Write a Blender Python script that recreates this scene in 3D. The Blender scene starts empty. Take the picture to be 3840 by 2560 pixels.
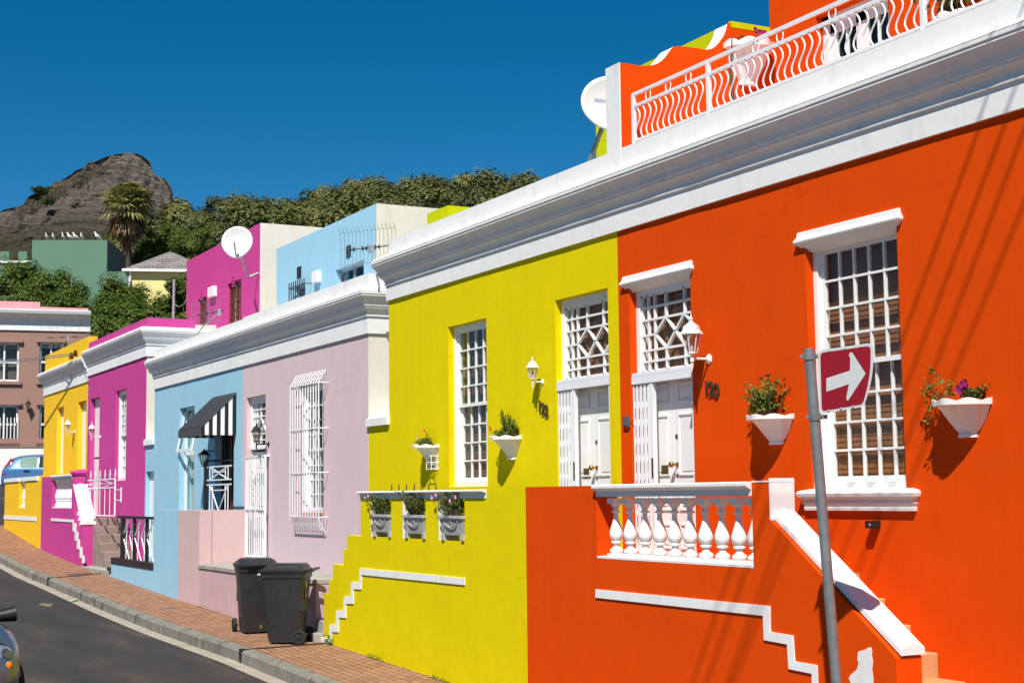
import bpy, bmesh, math, random
import numpy as np
from mathutils import Vector, Matrix, noise
random.seed(7); RNG = np.random.default_rng(7)
SC = bpy.context.scene; COL = SC.collection
R = math.radians
# ------------------------------------------------------------------ camera, sky, sun, exposure
FPX = 5625.25                                   # focal length in photo pixels (3840 wide)
YAW, PIT, ROL = R(27.669), R(5.782), R(-.6662)
Fv = Vector((math.sin(YAW)*math.cos(PIT), math.cos(YAW)*math.cos(PIT), math.sin(PIT)))
rt = Vector((math.cos(YAW), -math.sin(YAW), 0)); up = rt.cross(Fv)
Rv = rt*math.cos(ROL)+up*math.sin(ROL); Uv = -rt*math.sin(ROL)+up*math.cos(ROL)
cam = bpy.data.cameras.new('camera'); co = bpy.data.objects.new('camera', cam); COL.objects.link(co)
co.matrix_world = Matrix(((Rv.x, Uv.x, -Fv.x, 0), (Rv.y, Uv.y, -Fv.y, 0), (Rv.z, Uv.z, -Fv.z, 0), (0, 0, 0, 1)))
cam.sensor_width = 36; cam.lens = FPX/3840*36; cam.clip_end = 20000; cam.clip_start = .1
SC.camera = co
SUN = Vector((-.40, -.465, .79)).normalized()
w = bpy.data.worlds.new('World'); SC.world = w; w.use_nodes = True
nt = w.node_tree; bg = nt.nodes['Background']
sky = nt.nodes.new('ShaderNodeTexSky'); sky.sky_type = 'NISHITA'; sky.sun_disc = False
sky.sun_elevation = math.asin(SUN.z); sky.sun_rotation = math.atan2(SUN.x, SUN.y)
sky.altitude = 1500; sky.air_density = .8; sky.dust_density = .0; sky.ozone_density = 4.0
hs = nt.nodes.new('ShaderNodeHueSaturation'); hs.inputs['Saturation'].default_value = 1.37; hs.inputs['Hue'].default_value=.488
nt.links.new(sky.outputs[0], hs.inputs['Color']); nt.links.new(hs.outputs[0], bg.inputs['Color'])
bg.inputs['Strength'].default_value = .066
sl = bpy.data.lights.new('sun', 'SUN'); sl.energy = 4.9; sl.angle = R(.53); sl.color = (1, .95, .87)
so = bpy.data.objects.new('sun', sl); COL.objects.link(so); so.rotation_euler = SUN.to_track_quat('Z', 'Y').to_euler(); so.location = (-20, -20, 40)
SC.view_settings.view_transform = 'Standard'; SC.view_settings.look = 'None'; SC.view_settings.exposure = .42; SC.view_settings.gamma = 1
SC.render.resolution_x = 1024; SC.render.resolution_y = 682
SC.cycles.max_bounces = 6; SC.cycles.transparent_max_bounces = 12
# ------------------------------------------------------------------ measuring: a photo pixel to a point on a known plane
def ray(px, py): return Fv + Rv*((px-1920)/FPX) - Uv*((py-1280)/FPX)
def P(px, py, x=None, y=None, z=None, d=None):
    r = ray(px, py)
    if x is not None: return r*(x/r.x)
    if y is not None: return r*(y/r.y)
    if z is not None: return r*(z/r.z)
    return r*d
XF, XS = 8.3, 7.4                               # facade plane, front (stoep) wall plane; houses run along +y
def fy(px, py=1500, x=XF): return P(px, py, x=x).y
def fz(px, py, x=XF): return P(px, py, x=x).z
GY = [-60, 0, 10, 15.5, 19.8, 23.6, 27.4, 33, 35.4, 40.9, 46.7, 54, 62, 90]
GZ = [-2.8, -2.35, -2.2, -2.115, -1.98, -1.93, -1.83, -1.634, -1.56, -1.28, -.81, .2, .95, 3.0]
def G(y): return float(np.interp(y, GY, GZ))
# ------------------------------------------------------------------ mesh helpers
class MB:
    def __init__(s): s.v = []; s.f = []
    def add(s, vs, fs):
        o = len(s.v); s.v += [tuple(v) for v in vs]; s.f += [tuple(o+i for i in f) for f in fs]; return s
    def box(s, x0, x1, y0, y1, z0, z1):
        return s.add([(x0,y0,z0),(x1,y0,z0),(x1,y1,z0),(x0,y1,z0),(x0,y0,z1),(x1,y0,z1),(x1,y1,z1),(x0,y1,z1)],
                     [(0,3,2,1),(4,5,6,7),(0,1,5,4),(1,2,6,5),(2,3,7,6),(3,0,4,7)])
    def prism(s, poly, a0, a1, axis='x'):       # polygon extruded along an axis; poly in the other two coordinates
        n = len(poly)
        def m(p, a): return {'x': (a, p[0], p[1]), 'y': (p[0], a, p[1]), 'z': (p[0], p[1], a)}[axis]
        return s.add([m(p, a0) for p in poly]+[m(p, a1) for p in poly],
                     [tuple(range(n-1, -1, -1)), tuple(range(n, 2*n))]+[(i, (i+1) % n, n+(i+1) % n, n+i) for i in range(n)])
    def bar(s, a, b, wd=.02, dp=None, hint=(1, 0, 0)):
        a = Vector(a); b = Vector(b); d = (b-a).normalized(); h = Vector(hint)
        if abs(d.dot(h)) > .95: h = Vector((0, 0, 1))
        u = d.cross(h).normalized(); v = u.cross(d).normalized(); dp = dp or wd; u = u*wd/2; v = v*dp/2
        return s.add([a-u-v, a+u-v, a+u+v, a-u+v, b-u-v, b+u-v, b+u+v, b-u+v], [(0,3,2,1),(4,5,6,7),(0,1,5,4),(1,2,6,5),(2,3,7,6),(3,0,4,7)])
    def tube(s, pts, r, n=8, r2=None, caps=True):
        pts = [Vector(p) for p in pts]; k = len(pts); rings = []
        pu = None
        for i, p in enumerate(pts):
            d = (pts[min(i+1, k-1)]-pts[max(i-1, 0)]).normalized()
            if pu is None: pu = d.orthogonal().normalized()
            pu = (pu-d*pu.dot(d)).normalized(); pv = d.cross(pu)
            rr = (r[i] if isinstance(r, (list, tuple)) else (r if r2 is None else r+(r2-r)*i/(k-1)))
            rings.append([p+(pu*math.cos(2*math.pi*j/n)+pv*math.sin(2*math.pi*j/n))*rr for j in range(n)])
        vs = [q for g in rings for q in g]; fs = []
        for i in range(k-1):
            for j in range(n): fs.append((i*n+j, i*n+(j+1) % n, (i+1)*n+(j+1) % n, (i+1)*n+j))
        if caps: fs += [tuple(range(n-1, -1, -1)), tuple(range((k-1)*n, k*n))]
        return s.add(vs, fs)
    def lathe(s, prof, c=(0, 0, 0), n=20, axis=(0, 0, 1), ph=0):  # prof: (radius, height)
        q = Vector((0, 0, 1)).rotation_difference(Vector(axis)); c = Vector(c); vs = []; fs = []; k = len(prof)
        for r, h in prof:
            for j in range(n):
                a = 2*math.pi*j/n+ph; vs.append(c+q @ Vector((r*math.cos(a), r*math.sin(a), h)))
        for i in range(k-1):
            for j in range(n): fs.append((i*n+j, i*n+(j+1) % n, (i+1)*n+(j+1) % n, (i+1)*n+j))
        fs += [tuple(range(n-1, -1, -1)), tuple(range((k-1)*n, k*n))]
        return s.add(vs, fs)
    def sweep(s, path, prof):                   # closed profile (outward offset, z) along a plan path; outward = left of travel
        k = len(path); m = len(prof); nn = []
        for i in range(k-1):
            d = Vector(path[i+1])-Vector(path[i]); d.normalize(); nn.append(Vector((-d.y, d.x)))
        vs = []
        for i in range(k):
            if i == 0: o = nn[0]
            elif i == k-1: o = nn[-1]
            else: o = (nn[i-1]+nn[i]); o = o/(1+nn[i-1].dot(nn[i]))
            for p, z in prof: vs.append((path[i][0]+o.x*p, path[i][1]+o.y*p, z))
        fs = [(i*m+j, i*m+(j+1) % m, (i+1)*m+(j+1) % m, (i+1)*m+j) for i in range(k-1) for j in range(m)]
        fs += [tuple(range(m)), tuple(range(k*m-1, (k-1)*m-1, -1))]
        return s.add(vs, fs)
    def cells(s, ys, zs, x0, x1, solid, ax='x'):  # slab made of grid cells, only outer faces
        ny, nz = len(ys)-1, len(zs)-1
        S = [[solid((ys[i]+ys[i+1])/2, (zs[j]+zs[j+1])/2) for j in range(nz)] for i in range(ny)]
        g = lambda i, j: 0 <= i < ny and 0 <= j < nz and S[i][j]
        def m(a, y, z): return (a, y, z) if ax == 'x' else (y, a, z)
        for i in range(ny):
            for j in range(nz):
                if not S[i][j]: continue
                a, b, c, d = ys[i], ys[i+1], zs[j], zs[j+1]
                Q = [[m(x0,a,c), m(x0,a,d), m(x0,b,d), m(x0,b,c)], [m(x1,a,c), m(x1,b,c), m(x1,b,d), m(x1,a,d)]]
                if not g(i-1, j): Q.append([m(x0,a,c), m(x1,a,c), m(x1,a,d), m(x0,a,d)])
                if not g(i+1, j): Q.append([m(x0,b,c), m(x0,b,d), m(x1,b,d), m(x1,b,c)])
                if not g(i, j-1): Q.append([m(x0,a,c), m(x0,b,c), m(x1,b,c), m(x1,a,c)])
                if not g(i, j+1): Q.append([m(x0,a,d), m(x1,a,d), m(x1,b,d), m(x0,b,d)])
                for q in Q: s.add(q, [(0, 1, 2, 3)])
        return s
    def xf(s, M):
        s.v = [tuple(M @ Vector(v)) for v in s.v]; return s
    def build(s, name, mat, parent=None, smooth=False, bevel=0, merge=True):
        me = bpy.data.meshes.new(name); me.from_pydata(s.v, [], s.f)
        bm = bmesh.new(); bm.from_mesh(me)
        if merge: bmesh.ops.remove_doubles(bm, verts=bm.verts, dist=1e-5)
        if merge: bmesh.ops.recalc_face_normals(bm, faces=bm.faces)
        bm.to_mesh(me); bm.free()
        me.materials.append(mat)
        if smooth:
            me.polygons.foreach_set('use_smooth', [True]*len(me.polygons))
        o = bpy.data.objects.new(name, me); COL.objects.link(o)
        if parent: o.parent = parent; o.matrix_parent_inverse = parent.matrix_world.inverted()
        if bevel:
            b = o.modifiers.new('b', 'BEVEL'); b.width = bevel; b.segments = 2; b.limit_method = 'ANGLE'; b.angle_limit = R(50)
        if smooth:
            try: me.set_sharp_from_angle(angle=R(40))
            except Exception: pass
        return o
def tag(o, label=None, cat=None, group=None, kind=None):
    if label: o['label'] = label
    if cat: o['category'] = cat
    if group: o['group'] = group
    if kind: o['kind'] = kind
    return o
def thing(name, label, cat, loc=(0, 0, 0), group=None, rz=0):
    o = bpy.data.objects.new(name, None); COL.objects.link(o); o.empty_display_size = .2
    o.matrix_world = Matrix.Translation(Vector(loc)) @ Matrix.Rotation(rz, 4, 'Z')
    return tag(o, label, cat, group)
def local(mb, name, mat, parent, **k):          # mesh given in the parent's local space
    o = mb.build(name, mat, None, **k); o.parent = parent; return o
def copy_tree(root, M, label=None):
    r = root.copy(); COL.objects.link(r); r.matrix_world = M
    if label: r['label'] = label
    for ch in root.children:
        c = ch.copy(); COL.objects.link(c); c.parent = r
        for g in ch.children:
            d = g.copy(); COL.objects.link(d); d.parent = c
    return r
# ------------------------------------------------------------------ materials
def srgb(r, g, b):
    return tuple((c/255/12.92 if c <= 10 else ((c/255+.055)/1.055)**2.4) for c in (r, g, b))+(1,)
def newmat(name):
    m = bpy.data.materials.new(name); m.use_nodes = True; t = m.node_tree; return m, t, t.nodes['Principled BSDF']
def N(t, typ, **k):
    n = t.nodes.new(typ)
    for a, b in k.items():
        if a in n.inputs: n.inputs[a].default_value = b
        else: setattr(n, a, b)
    return n
def ramp(t, fac, stops):
    r = t.nodes.new('ShaderNodeValToRGB'); e = r.color_ramp.elements
    e[0].position, e[0].color = stops[0]; e[1].position, e[1].color = stops[-1]
    for p, c in stops[1:-1]:
        q = e.new(p); q.color = c
    t.links.new(fac, r.inputs[0]); return r
def paint(name, col, rough=.75, bump=.25, var=.06, scale=2.2, grain=160, stain=None, stain_amt=.35, crack=0, dist=.004):
    m, t, b = newmat(name); L = t.links
    g = N(t, 'ShaderNodeNewGeometry')
    n1 = N(t, 'ShaderNodeTexNoise', Scale=scale, Detail=6.0, Roughness=.62); L.new(g.outputs['Position'], n1.inputs['Vector'])
    mps = N(t, 'ShaderNodeMapping'); mps.inputs['Scale'].default_value = (5., 5., .35); L.new(g.outputs['Position'], mps.inputs[0])
    ns = N(t, 'ShaderNodeTexNoise', Scale=1.6, Detail=7.0, Roughness=.65); L.new(mps.outputs[0], ns.inputs['Vector'])
    mxs = N(t, 'ShaderNodeMix', data_type='FLOAT'); mxs.inputs[0].default_value = .42; L.new(n1.outputs[0], mxs.inputs[2]); L.new(ns.outputs[0], mxs.inputs[3])
    c = col
    lo = tuple(max(0, x*(1-var)) for x in c[:3])+(1,); hi = tuple(min(1, x*(1+var)) for x in c[:3])+(1,)
    r = ramp(t, mxs.outputs[0], [(.34, lo), (.66, hi)]); out = r.outputs[0]
    if stain:
        mp = N(t, 'ShaderNodeMapping'); mp.inputs['Scale'].default_value = (1.3, 1.3, .45); L.new(g.outputs['Position'], mp.inputs[0])
        n2 = N(t, 'ShaderNodeTexNoise', Scale=3.1, Detail=8.0, Roughness=.7); L.new(mp.outputs[0], n2.inputs['Vector'])
        r2 = ramp(t, n2.outputs[0], [(.52, (0, 0, 0, 1)), (.72, (stain_amt,)*3+(1,))])
        mx = N(t, 'ShaderNodeMix', data_type='RGBA'); L.new(r2.outputs[0], mx.inputs[0]); L.new(out, mx.inputs[6]); mx.inputs[7].default_value = stain; out = mx.outputs[2]
    n3 = N(t, 'ShaderNodeTexNoise', Scale=float(grain), Detail=3.0); L.new(g.outputs['Position'], n3.inputs['Vector'])
    n4 = N(t, 'ShaderNodeTexNoise', Scale=7.0, Detail=4.0); L.new(g.outputs['Position'], n4.inputs['Vector'])
    ad = N(t, 'ShaderNodeMath', operation='MULTIPLY_ADD'); L.new(n4.outputs[0], ad.inputs[0]); ad.inputs[1].default_value = 3.0; L.new(n3.outputs[0], ad.inputs[2])
    h = ad.outputs[0]
    if crack:
        vo = N(t, 'ShaderNodeTexVoronoi', feature='DISTANCE_TO_EDGE', Scale=float(crack)); 
        wn = N(t, 'ShaderNodeTexNoise', Scale=2.0, Detail=5.0); L.new(g.outputs['Position'], wn.inputs['Vector'])
        va = N(t, 'ShaderNodeVectorMath', operation='MULTIPLY_ADD'); L.new(wn.outputs['Color'], va.inputs[0]); va.inputs[1].default_value = (.5, .5, .5); L.new(g.outputs['Position'], va.inputs[2]); L.new(va.outputs[0], vo.inputs['Vector'])
        rc = ramp(t, vo.outputs['Distance'], [(0, (1, 1, 1, 1)), (.0045, (0, 0, 0, 1))])
        mk = N(t, 'ShaderNodeTexNoise', Scale=.9, Detail=1.0); L.new(g.outputs['Position'], mk.inputs['Vector'])
        rk = ramp(t, mk.outputs[0], [(.56, (0, 0, 0, 1)), (.66, (.22, .22, .22, 1))])
        mu = N(t, 'ShaderNodeMath', operation='MULTIPLY'); L.new(rc.outputs[0], mu.inputs[0]); L.new(rk.outputs[0], mu.inputs[1])
        mx = N(t, 'ShaderNodeMix', data_type='RGBA'); L.new(mu.outputs[0], mx.inputs[0]); L.new(out, mx.inputs[6]); mx.inputs[7].default_value = tuple(x*.45 for x in col[:3])+(1,); out = mx.outputs[2]
    bp = N(t, 'ShaderNodeBump', Strength=bump, Distance=dist); L.new(h, bp.inputs['Height']); L.new(bp.outputs[0], b.inputs['Normal'])
    L.new(out, b.inputs['Base Color']); b.inputs['Roughness'].default_value = max(rough, .85); b.inputs['Specular IOR Level'].default_value = .06
    return m
def plain(name, col, rough=.5, metal=0, spec=.5, coat=0, bump=0, bs=60, var=0):
    m, t, b = newmat(name); b.inputs['Base Color'].default_value = col; b.inputs['Roughness'].default_value = rough
    b.inputs['Metallic'].default_value = metal; b.inputs['Specular IOR Level'].default_value = spec; b.inputs['Coat Weight'].default_value = coat
    g = N(t, 'ShaderNodeNewGeometry')
    if bump:
        n = N(t, 'ShaderNodeTexNoise', Scale=float(bs), Detail=4.0); t.links.new(g.outputs['Position'], n.inputs['Vector'])
        bp = N(t, 'ShaderNodeBump', Strength=bump, Distance=.003); t.links.new(n.outputs[0], bp.inputs['Height']); t.links.new(bp.outputs[0], b.inputs['Normal'])
    if var:
        n = N(t, 'ShaderNodeTexNoise', Scale=9.0, Detail=8.0, Roughness=.7); t.links.new(g.outputs['Position'], n.inputs['Vector'])
        r = ramp(t, n.outputs[0], [(.3, tuple(x*(1-var) for x in col[:3])+(1,)), (.72, tuple(min(1, x*(1+var)) for x in col[:3])+(1,))])
        t.links.new(r.outputs[0], b.inputs['Base Color'])
    return m
def glassmat(name, tint=(1, 1, 1, 1), refl=1.45):
    m, t, b = newmat(name); t.nodes.remove(b); o = t.nodes['Material Output']
    tr = N(t, 'ShaderNodeBsdfTransparent'); tr.inputs[0].default_value = tint
    gl = N(t, 'ShaderNodeBsdfGlossy'); gl.inputs['Roughness'].default_value = .02
    lw = N(t, 'ShaderNodeLayerWeight', Blend=.5); pw = N(t, 'ShaderNodeMath', operation='POWER'); t.links.new(lw.outputs['Facing'], pw.inputs[0]); pw.inputs[1].default_value = 5.0; fr = N(t, 'ShaderNodeMath', operation='MULTIPLY_ADD'); t.links.new(pw.outputs[0], fr.inputs[0]); fr.inputs[1].default_value = .45; fr.inputs[2].default_value = .02*refl; mx = N(t, 'ShaderNodeMixShader')
    t.links.new(fr.outputs[0], mx.inputs[0]); t.links.new(tr.outputs[0], mx.inputs[1]); t.links.new(gl.outputs[0], mx.inputs[2]); t.links.new(mx.outputs[0], o.inputs[0])
    return m
def leafmat(name, c0, c1, trans=.25, scale=1.5):
    m, t, b = newmat(name); L = t.links
    at = N(t, 'ShaderNodeAttribute', attribute_name='shade')
    r = ramp(t, at.outputs['Fac'], [(0, c0), (1, c1)])
    L.new(r.outputs[0], b.inputs['Base Color']); b.inputs['Roughness'].default_value = .6; b.inputs['Specular IOR Level'].default_value = .3
    tl = N(t, 'ShaderNodeBsdfTranslucent'); L.new(r.outputs[0], tl.inputs[0]); mx = N(t, 'ShaderNodeMixShader'); mx.inputs[0].default_value = trans
    L.new(b.outputs[0], mx.inputs[1]); L.new(tl.outputs[0], mx.inputs[2]); L.new(mx.outputs[0], t.nodes['Material Output'].inputs[0])
    return m
M = {}
M['orange'] = paint('orange_plaster', (.67, .064, .002, 1), crack=.35, var=.07)
M['yellow'] = paint('yellow_plaster', (.70, .575, .002, 1), crack=.4, var=.05, grain=110, bump=.35)
M['golden'] = paint('golden_plaster', (.86, .52, .028, 1), var=.05)
M['lilac'] = paint('lilac_plaster', (.63, .485, .51, 1), crack=.45, var=.04)
M['lilac_low'] = paint('worn_lilac_plaster', (.56, .375, .385, 1), var=.07, stain=(.42, .30, .27, 1), stain_amt=.5)
M['pinkish'] = paint('pink_plaster', (.60, .425, .42, 1), var=.05, stain=(.45, .33, .31, 1), stain_amt=.3)
M['blue'] = paint('sky_blue_plaster', (.315, .545, .68, 1), crack=.4, var=.05)
M['blue_up'] = paint('pale_blue_plaster', (.315, .56, .72, 1), var=.04)
M['magenta'] = paint('magenta_plaster', (.52, .062, .27, 1), var=.05)
M['white'] = paint('white_plaster', (.78, .78, .765, 1), bump=.3, var=.03, stain=(.58, .55, .50, 1), stain_amt=.3)
M['trim'] = paint('white_trim', (.76, .765, .76, 1), bump=.35, var=.03, stain=(.42, .40, .36, 1), stain_amt=.30)
M['cream'] = paint('cream_white_plaster', (.68, .65, .575, 1), bump=.3, var=.04, stain=(.5, .44, .36, 1), stain_amt=.35)
M['lime'] = paint('lime_plaster', (.50, .54, .003, 1), var=.06)
M['brownpink'] = paint('brown_pink_plaster', (.33, .20, .16, 1), var=.04)
M['rosepink'] = paint('rose_plaster', (.74, .31, .33, 1), var=.05, stain=(.6, .5, .5, 1), stain_amt=.3)
M['green'] = paint('sage_plaster', (.12, .225, .165, 1), var=.04, scale=.5)
M['greendark'] = paint('grey_render', (.14, .15, .145, 1), var=.2, scale=1)
M['paleyellow'] = paint('pale_yellow_plaster', (.80, .70, .30, 1), var=.03)
M['joinery'] = plain('white_gloss_paint', (.80, .80, .785, 1), .35, var=.03)
M['joinery2'] = plain('white_steel_paint', (.78, .80, .82, 1), .4, var=.03)
M['dishwhite'] = plain('dish_white', (.62, .61, .585, 1), .6, spec=.2)
M['plastic'] = plain('white_plastic', (.80, .78, .76, 1), .35, spec=.4)
M['black'] = plain('black_iron', (.012, .012, .013, 1), .45)
M['dark'] = plain('dark_interior', (.012, .011, .011, 1), .8)  # near-black: the darkness of unlit rooms is put into the colour
M['brass'] = plain('brass', (.55, .32, .09, 1), .22, 1)
M['bronze'] = plain('bronze', (.22, .13, .055, 1), .38, .9, var=.3)
M['galv'] = plain('galvanised_steel', (.27, .30, .31, 1), .5, .55, bump=.15, bs=90, var=.25)
M['steel'] = plain('aluminium', (.55, .57, .6, 1), .35, .6)
M['wood'] = plain('varnished_wood', (.14, .035, .012, 1), .35, var=.25)
M['concrete'] = paint('grey_concrete', (.36, .345, .31, 1), rough=.9, bump=.6, var=.15, scale=5, stain=(.12, .11, .10, 1), stain_amt=.6)
M['kerb'] = paint('kerb_concrete', (.215, .20, .17, 1), rough=.9, bump=.8, var=.25, scale=4, stain=(.035, .033, .03, 1), stain_amt=.95)
M['stonestep'] = paint('cracked_step_cement', (.30, .235, .20, 1), rough=.9, bump=.8, var=.15, scale=4, stain=(.09, .07, .06, 1), stain_amt=.6, crack=3.5)
M['tan'] = paint('tan_stone', (.55, .29, .13, 1), rough=.7, bump=.6, var=.2, scale=5, crack=2.5)
M['trough'] = paint('cast_stone', (.40, .40, .385, 1), rough=.9, bump=.7, var=.12, scale=6, stain=(.2, .2, .19, 1), stain_amt=.5)
M['glass'] = glassmat('window_glass', (.92, .95, .94, 1), 1.35)
M['lampglass'] = glassmat('lamp_glass', (.75, .72, .66, 1), 1.5)
M['blind'] = plain('brown_blind', (.30, .105, .035, 1), .55, spec=.15, var=.2)
M['blinddark'] = plain('dark_slats', (.19, .09, .07, 1), .5, spec=.2, var=.3)
M['curtain'] = plain('curtain', (.62, .60, .52, 1), .9, var=.1)
M['bin'] = plain('dark_bin_plastic', (.022, .024, .026, 1), .42, spec=.5, bump=.15, bs=40, var=.2)
M['rubber'] = plain('rubber', (.012, .012, .012, 1), .8)
M['bark'] = plain('bark', (.09, .06, .04, 1), .9, bump=.8, bs=20, var=.3)
M['leaf'] = leafmat('leaf_green', (.05, .085, .012, 1), (.20, .26, .035, 1))
M['leafdk'] = leafmat('dense_tree_leaf', (.022, .048, .006, 1), (.135, .19, .020, 1))
M['leafforest'] = leafmat('forest_leaf', (.034, .046, .013, 1), (.165, .165, .040, 1), .15)
M['palm'] = leafmat('palm_blade', (.08, .10, .025, 1), (.36, .34, .11, 1), .3)
M['palmdead'] = leafmat('dead_palm_blade', (.10, .055, .025, 1), (.34, .22, .10, 1), .1)
M['red'] = plain('red_petal', (.65, .02, .02, 1), .6); M['pinkpetal'] = plain('pink_petal', (.75, .35, .55, 1), .6)
M['purple'] = plain('purple_petal', (.30, .01, .12, 1), .6)
M['soil'] = plain('soil', (.05, .03, .02, 1), .95, bump=.5)
# ------------------------------------------------------------------ ground, road, pavement
def sheet(name, x0, x1, ya, yb, dz, mat, step=.5, dzf=None, nx=1):
    mb = MB(); n = int((yb-ya)/step)+1
    for i in range(n+1):
        y = ya+(yb-ya)*i/n
        for k in range(nx+1):
            x = x0+(x1-x0)*k/nx; mb.v.append((x, y, G(y)+dz+(dzf(x, y) if dzf else 0)))
    for i in range(n):
        for k in range(nx): a = i*(nx+1)+k; mb.f.append((a, a+1, a+nx+2, a+nx+1))
    return tag(mb.build(name, mat, merge=False, smooth=True), kind='structure')
def asphalt():
    m, t, b = newmat('asphalt'); L = t.links; g = N(t, 'ShaderNodeNewGeometry')
    n1 = N(t, 'ShaderNodeTexNoise', Scale=90.0, Detail=3.0); n2 = N(t, 'ShaderNodeTexNoise', Scale=.8, Detail=6.0, Roughness=.6); n5 = N(t, 'ShaderNodeTexNoise', Scale=22.0, Detail=6.0)
    mp = N(t, 'ShaderNodeMapping'); mp.inputs['Scale'].default_value = (1.8, .5, 1)
    for n in (n1, n5): L.new(g.outputs['Position'], n.inputs['Vector'])
    L.new(g.outputs['Position'], mp.inputs[0]); L.new(mp.outputs[0], n2.inputs['Vector'])
    r1 = ramp(t, n1.outputs[0], [(.25, (.015, .014, .013, 1)), (.75, (.046, .041, .038, 1))])
    r2 = ramp(t, n2.outputs[0], [(.36, (.62, .62, .64, 1)), (.48, (.95, .93, .92, 1)), (.57, (1.2, 1.12, 1.05, 1)), (.65, (2.0, 1.7, 1.35, 1))])
    mu = N(t, 'ShaderNodeMix', data_type='RGBA', blend_type='MULTIPLY'); mu.inputs[0].default_value = 1; L.new(r1.outputs[0], mu.inputs[6]); L.new(r2.outputs[0], mu.inputs[7])
    r3 = ramp(t, n5.outputs[0], [(.68, (0, 0, 0, 1)), (.78, (.5, .5, .5, 1))])
    mx = N(t, 'ShaderNodeMix', data_type='RGBA'); L.new(r3.outputs[0], mx.inputs[0]); L.new(mu.outputs[2], mx.inputs[6]); mx.inputs[7].default_value = (.13, .10, .075, 1)
    L.new(mx.outputs[2], b.inputs['Base Color']); b.inputs['Roughness'].default_value = .85
    bp = N(t, 'ShaderNodeBump', Strength=.6, Distance=.004); L.new(n1.outputs[0], bp.inputs['Height']); L.new(bp.outputs[0], b.inputs['Normal']); return m
def brickpave():
    m, t, b = newmat('brick_paving'); L = t.links; g = N(t, 'ShaderNodeNewGeometry')
    mp = N(t, 'ShaderNodeMapping'); mp.inputs['Rotation'].default_value = (0, 0, R(90)); L.new(g.outputs['Position'], mp.inputs[0])
    br = N(t, 'ShaderNodeTexBrick', Scale=1.0); br.inputs['Brick Width'].default_value = .22; br.inputs['Row Height'].default_value = .115; br.inputs['Mortar Size'].default_value = .010
    br.inputs['Color1'].default_value = (.27, .125, .062, 1); br.inputs['Color2'].default_value = (.37, .185, .10, 1); br.inputs['Mortar'].default_value = (.07, .042, .028, 1); br.offset = .5
    br.inputs['Mortar Smooth'].default_value = .4
    L.new(mp.outputs[0], br.inputs['Vector'])
    n = N(t, 'ShaderNodeTexNoise', Scale=1.6, Detail=8.0, Roughness=.68); L.new(g.outputs['Position'], n.inputs['Vector'])
    r = ramp(t, n.outputs[0], [(.45, (0, 0, 0, 1)), (.7, (.5, .5, .5, 1))])
    mx = N(t, 'ShaderNodeMix', data_type='RGBA'); L.new(r.outputs[0], mx.inputs[0]); L.new(br.outputs[0], mx.inputs[6]); mx.inputs[7].default_value = (.33, .195, .12, 1)
    n2 = N(t, 'ShaderNodeTexNoise', Scale=30.0, Detail=6.0, Roughness=.7); L.new(g.outputs['Position'], n2.inputs['Vector'])
    r2 = ramp(t, n2.outputs[0], [(.3, (.7, .7, .7, 1)), (.7, (1.2, 1.2, 1.2, 1))])
    mu = N(t, 'ShaderNodeMix', data_type='RGBA', blend_type='MULTIPLY'); mu.inputs[0].default_value = 1; L.new(mx.outputs[2], mu.inputs[6]); L.new(r2.outputs[0], mu.inputs[7])
    L.new(mu.outputs[2], b.inputs['Base Color']); b.inputs['Roughness'].default_value = .85
    bp = N(t, 'ShaderNodeBump', Strength=.5, Distance=.006); L.new(br.outputs['Fac'], bp.inputs['Height']); bp.invert = True; L.new(bp.outputs[0], b.inputs['Normal']); return m
KX0, KX1 = 6.11, 6.29
M['asphalt'] = asphalt(); M['paving'] = brickpave()
bend = lambda x, y: 0.0
sheet('road', -7, 5.9, -40, 75, -.19, M['asphalt'], 1.0)
M['gutter'] = paint('gutter_concrete', (.35, .31, .255, 1), rough=.9, bump=.6, var=.2, scale=3, stain=(.12, .10, .085, 1), stain_amt=.5)
sheet('gutter', 5.9, KX0+.01, -40, 75, -.185, M['gutter'], .5)
mb = MB(); y = -20.
while y < 50:                                   # kerb stones, one metre each, with a worn rounded edge
    a, b_ = y+.004, y+.996; za, zb = G(y), G(y+1); j = random.uniform(-.006, .006)
    pr = [(KX0+j, -.25), (KX0+j+.008, -.05), (KX0+j+.035, -.02), (KX1, -.012), (KX1, -.25)]
    n = len(pr); mb.add([(p[0], a, za+p[1]) for p in pr]+[(p[0], b_, zb+p[1]) for p in pr],
        [tuple(range(n)), tuple(range(2*n-1, n-1, -1))]+[(i, n+i, n+(i+1) % n, (i+1) % n) for i in range(n)]); y += 1
tag(mb.build('kerb', M['kerb']), kind='structure')
sheet('pavement', KX1-.01, 8.35, -20, 47.2, -.02, M['paving'], .5)
sheet('side_road', -7, 30, 47.2, 60, -.18, M['asphalt'], .8)
# big ground sheet, reaching the horizon
mb = MB(); ys = [-3000, -60, 0, 20, 40, 48, 56, 70, 90, 130, 400, 1200, 8000]; xs = [-6000, -300, -60, -10, 0, 12, 60, 300, 6000]
for yy in ys:
    for xx in xs: mb.v.append((xx, yy, (G(yy) if yy < 90 else 3+min(yy-90, 300)*.02)-.45))
nx = len(xs)
for i in range(len(ys)-1):
    for k in range(nx-1): a = i*nx+k; mb.f.append((a, a+1, a+nx+1, a+nx))
M['earth'] = paint('dry_earth', (.20, .15, .09, 1), var=.2, scale=.3)
tag(mb.build('ground', M['earth'], merge=False), kind='structure')
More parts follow.
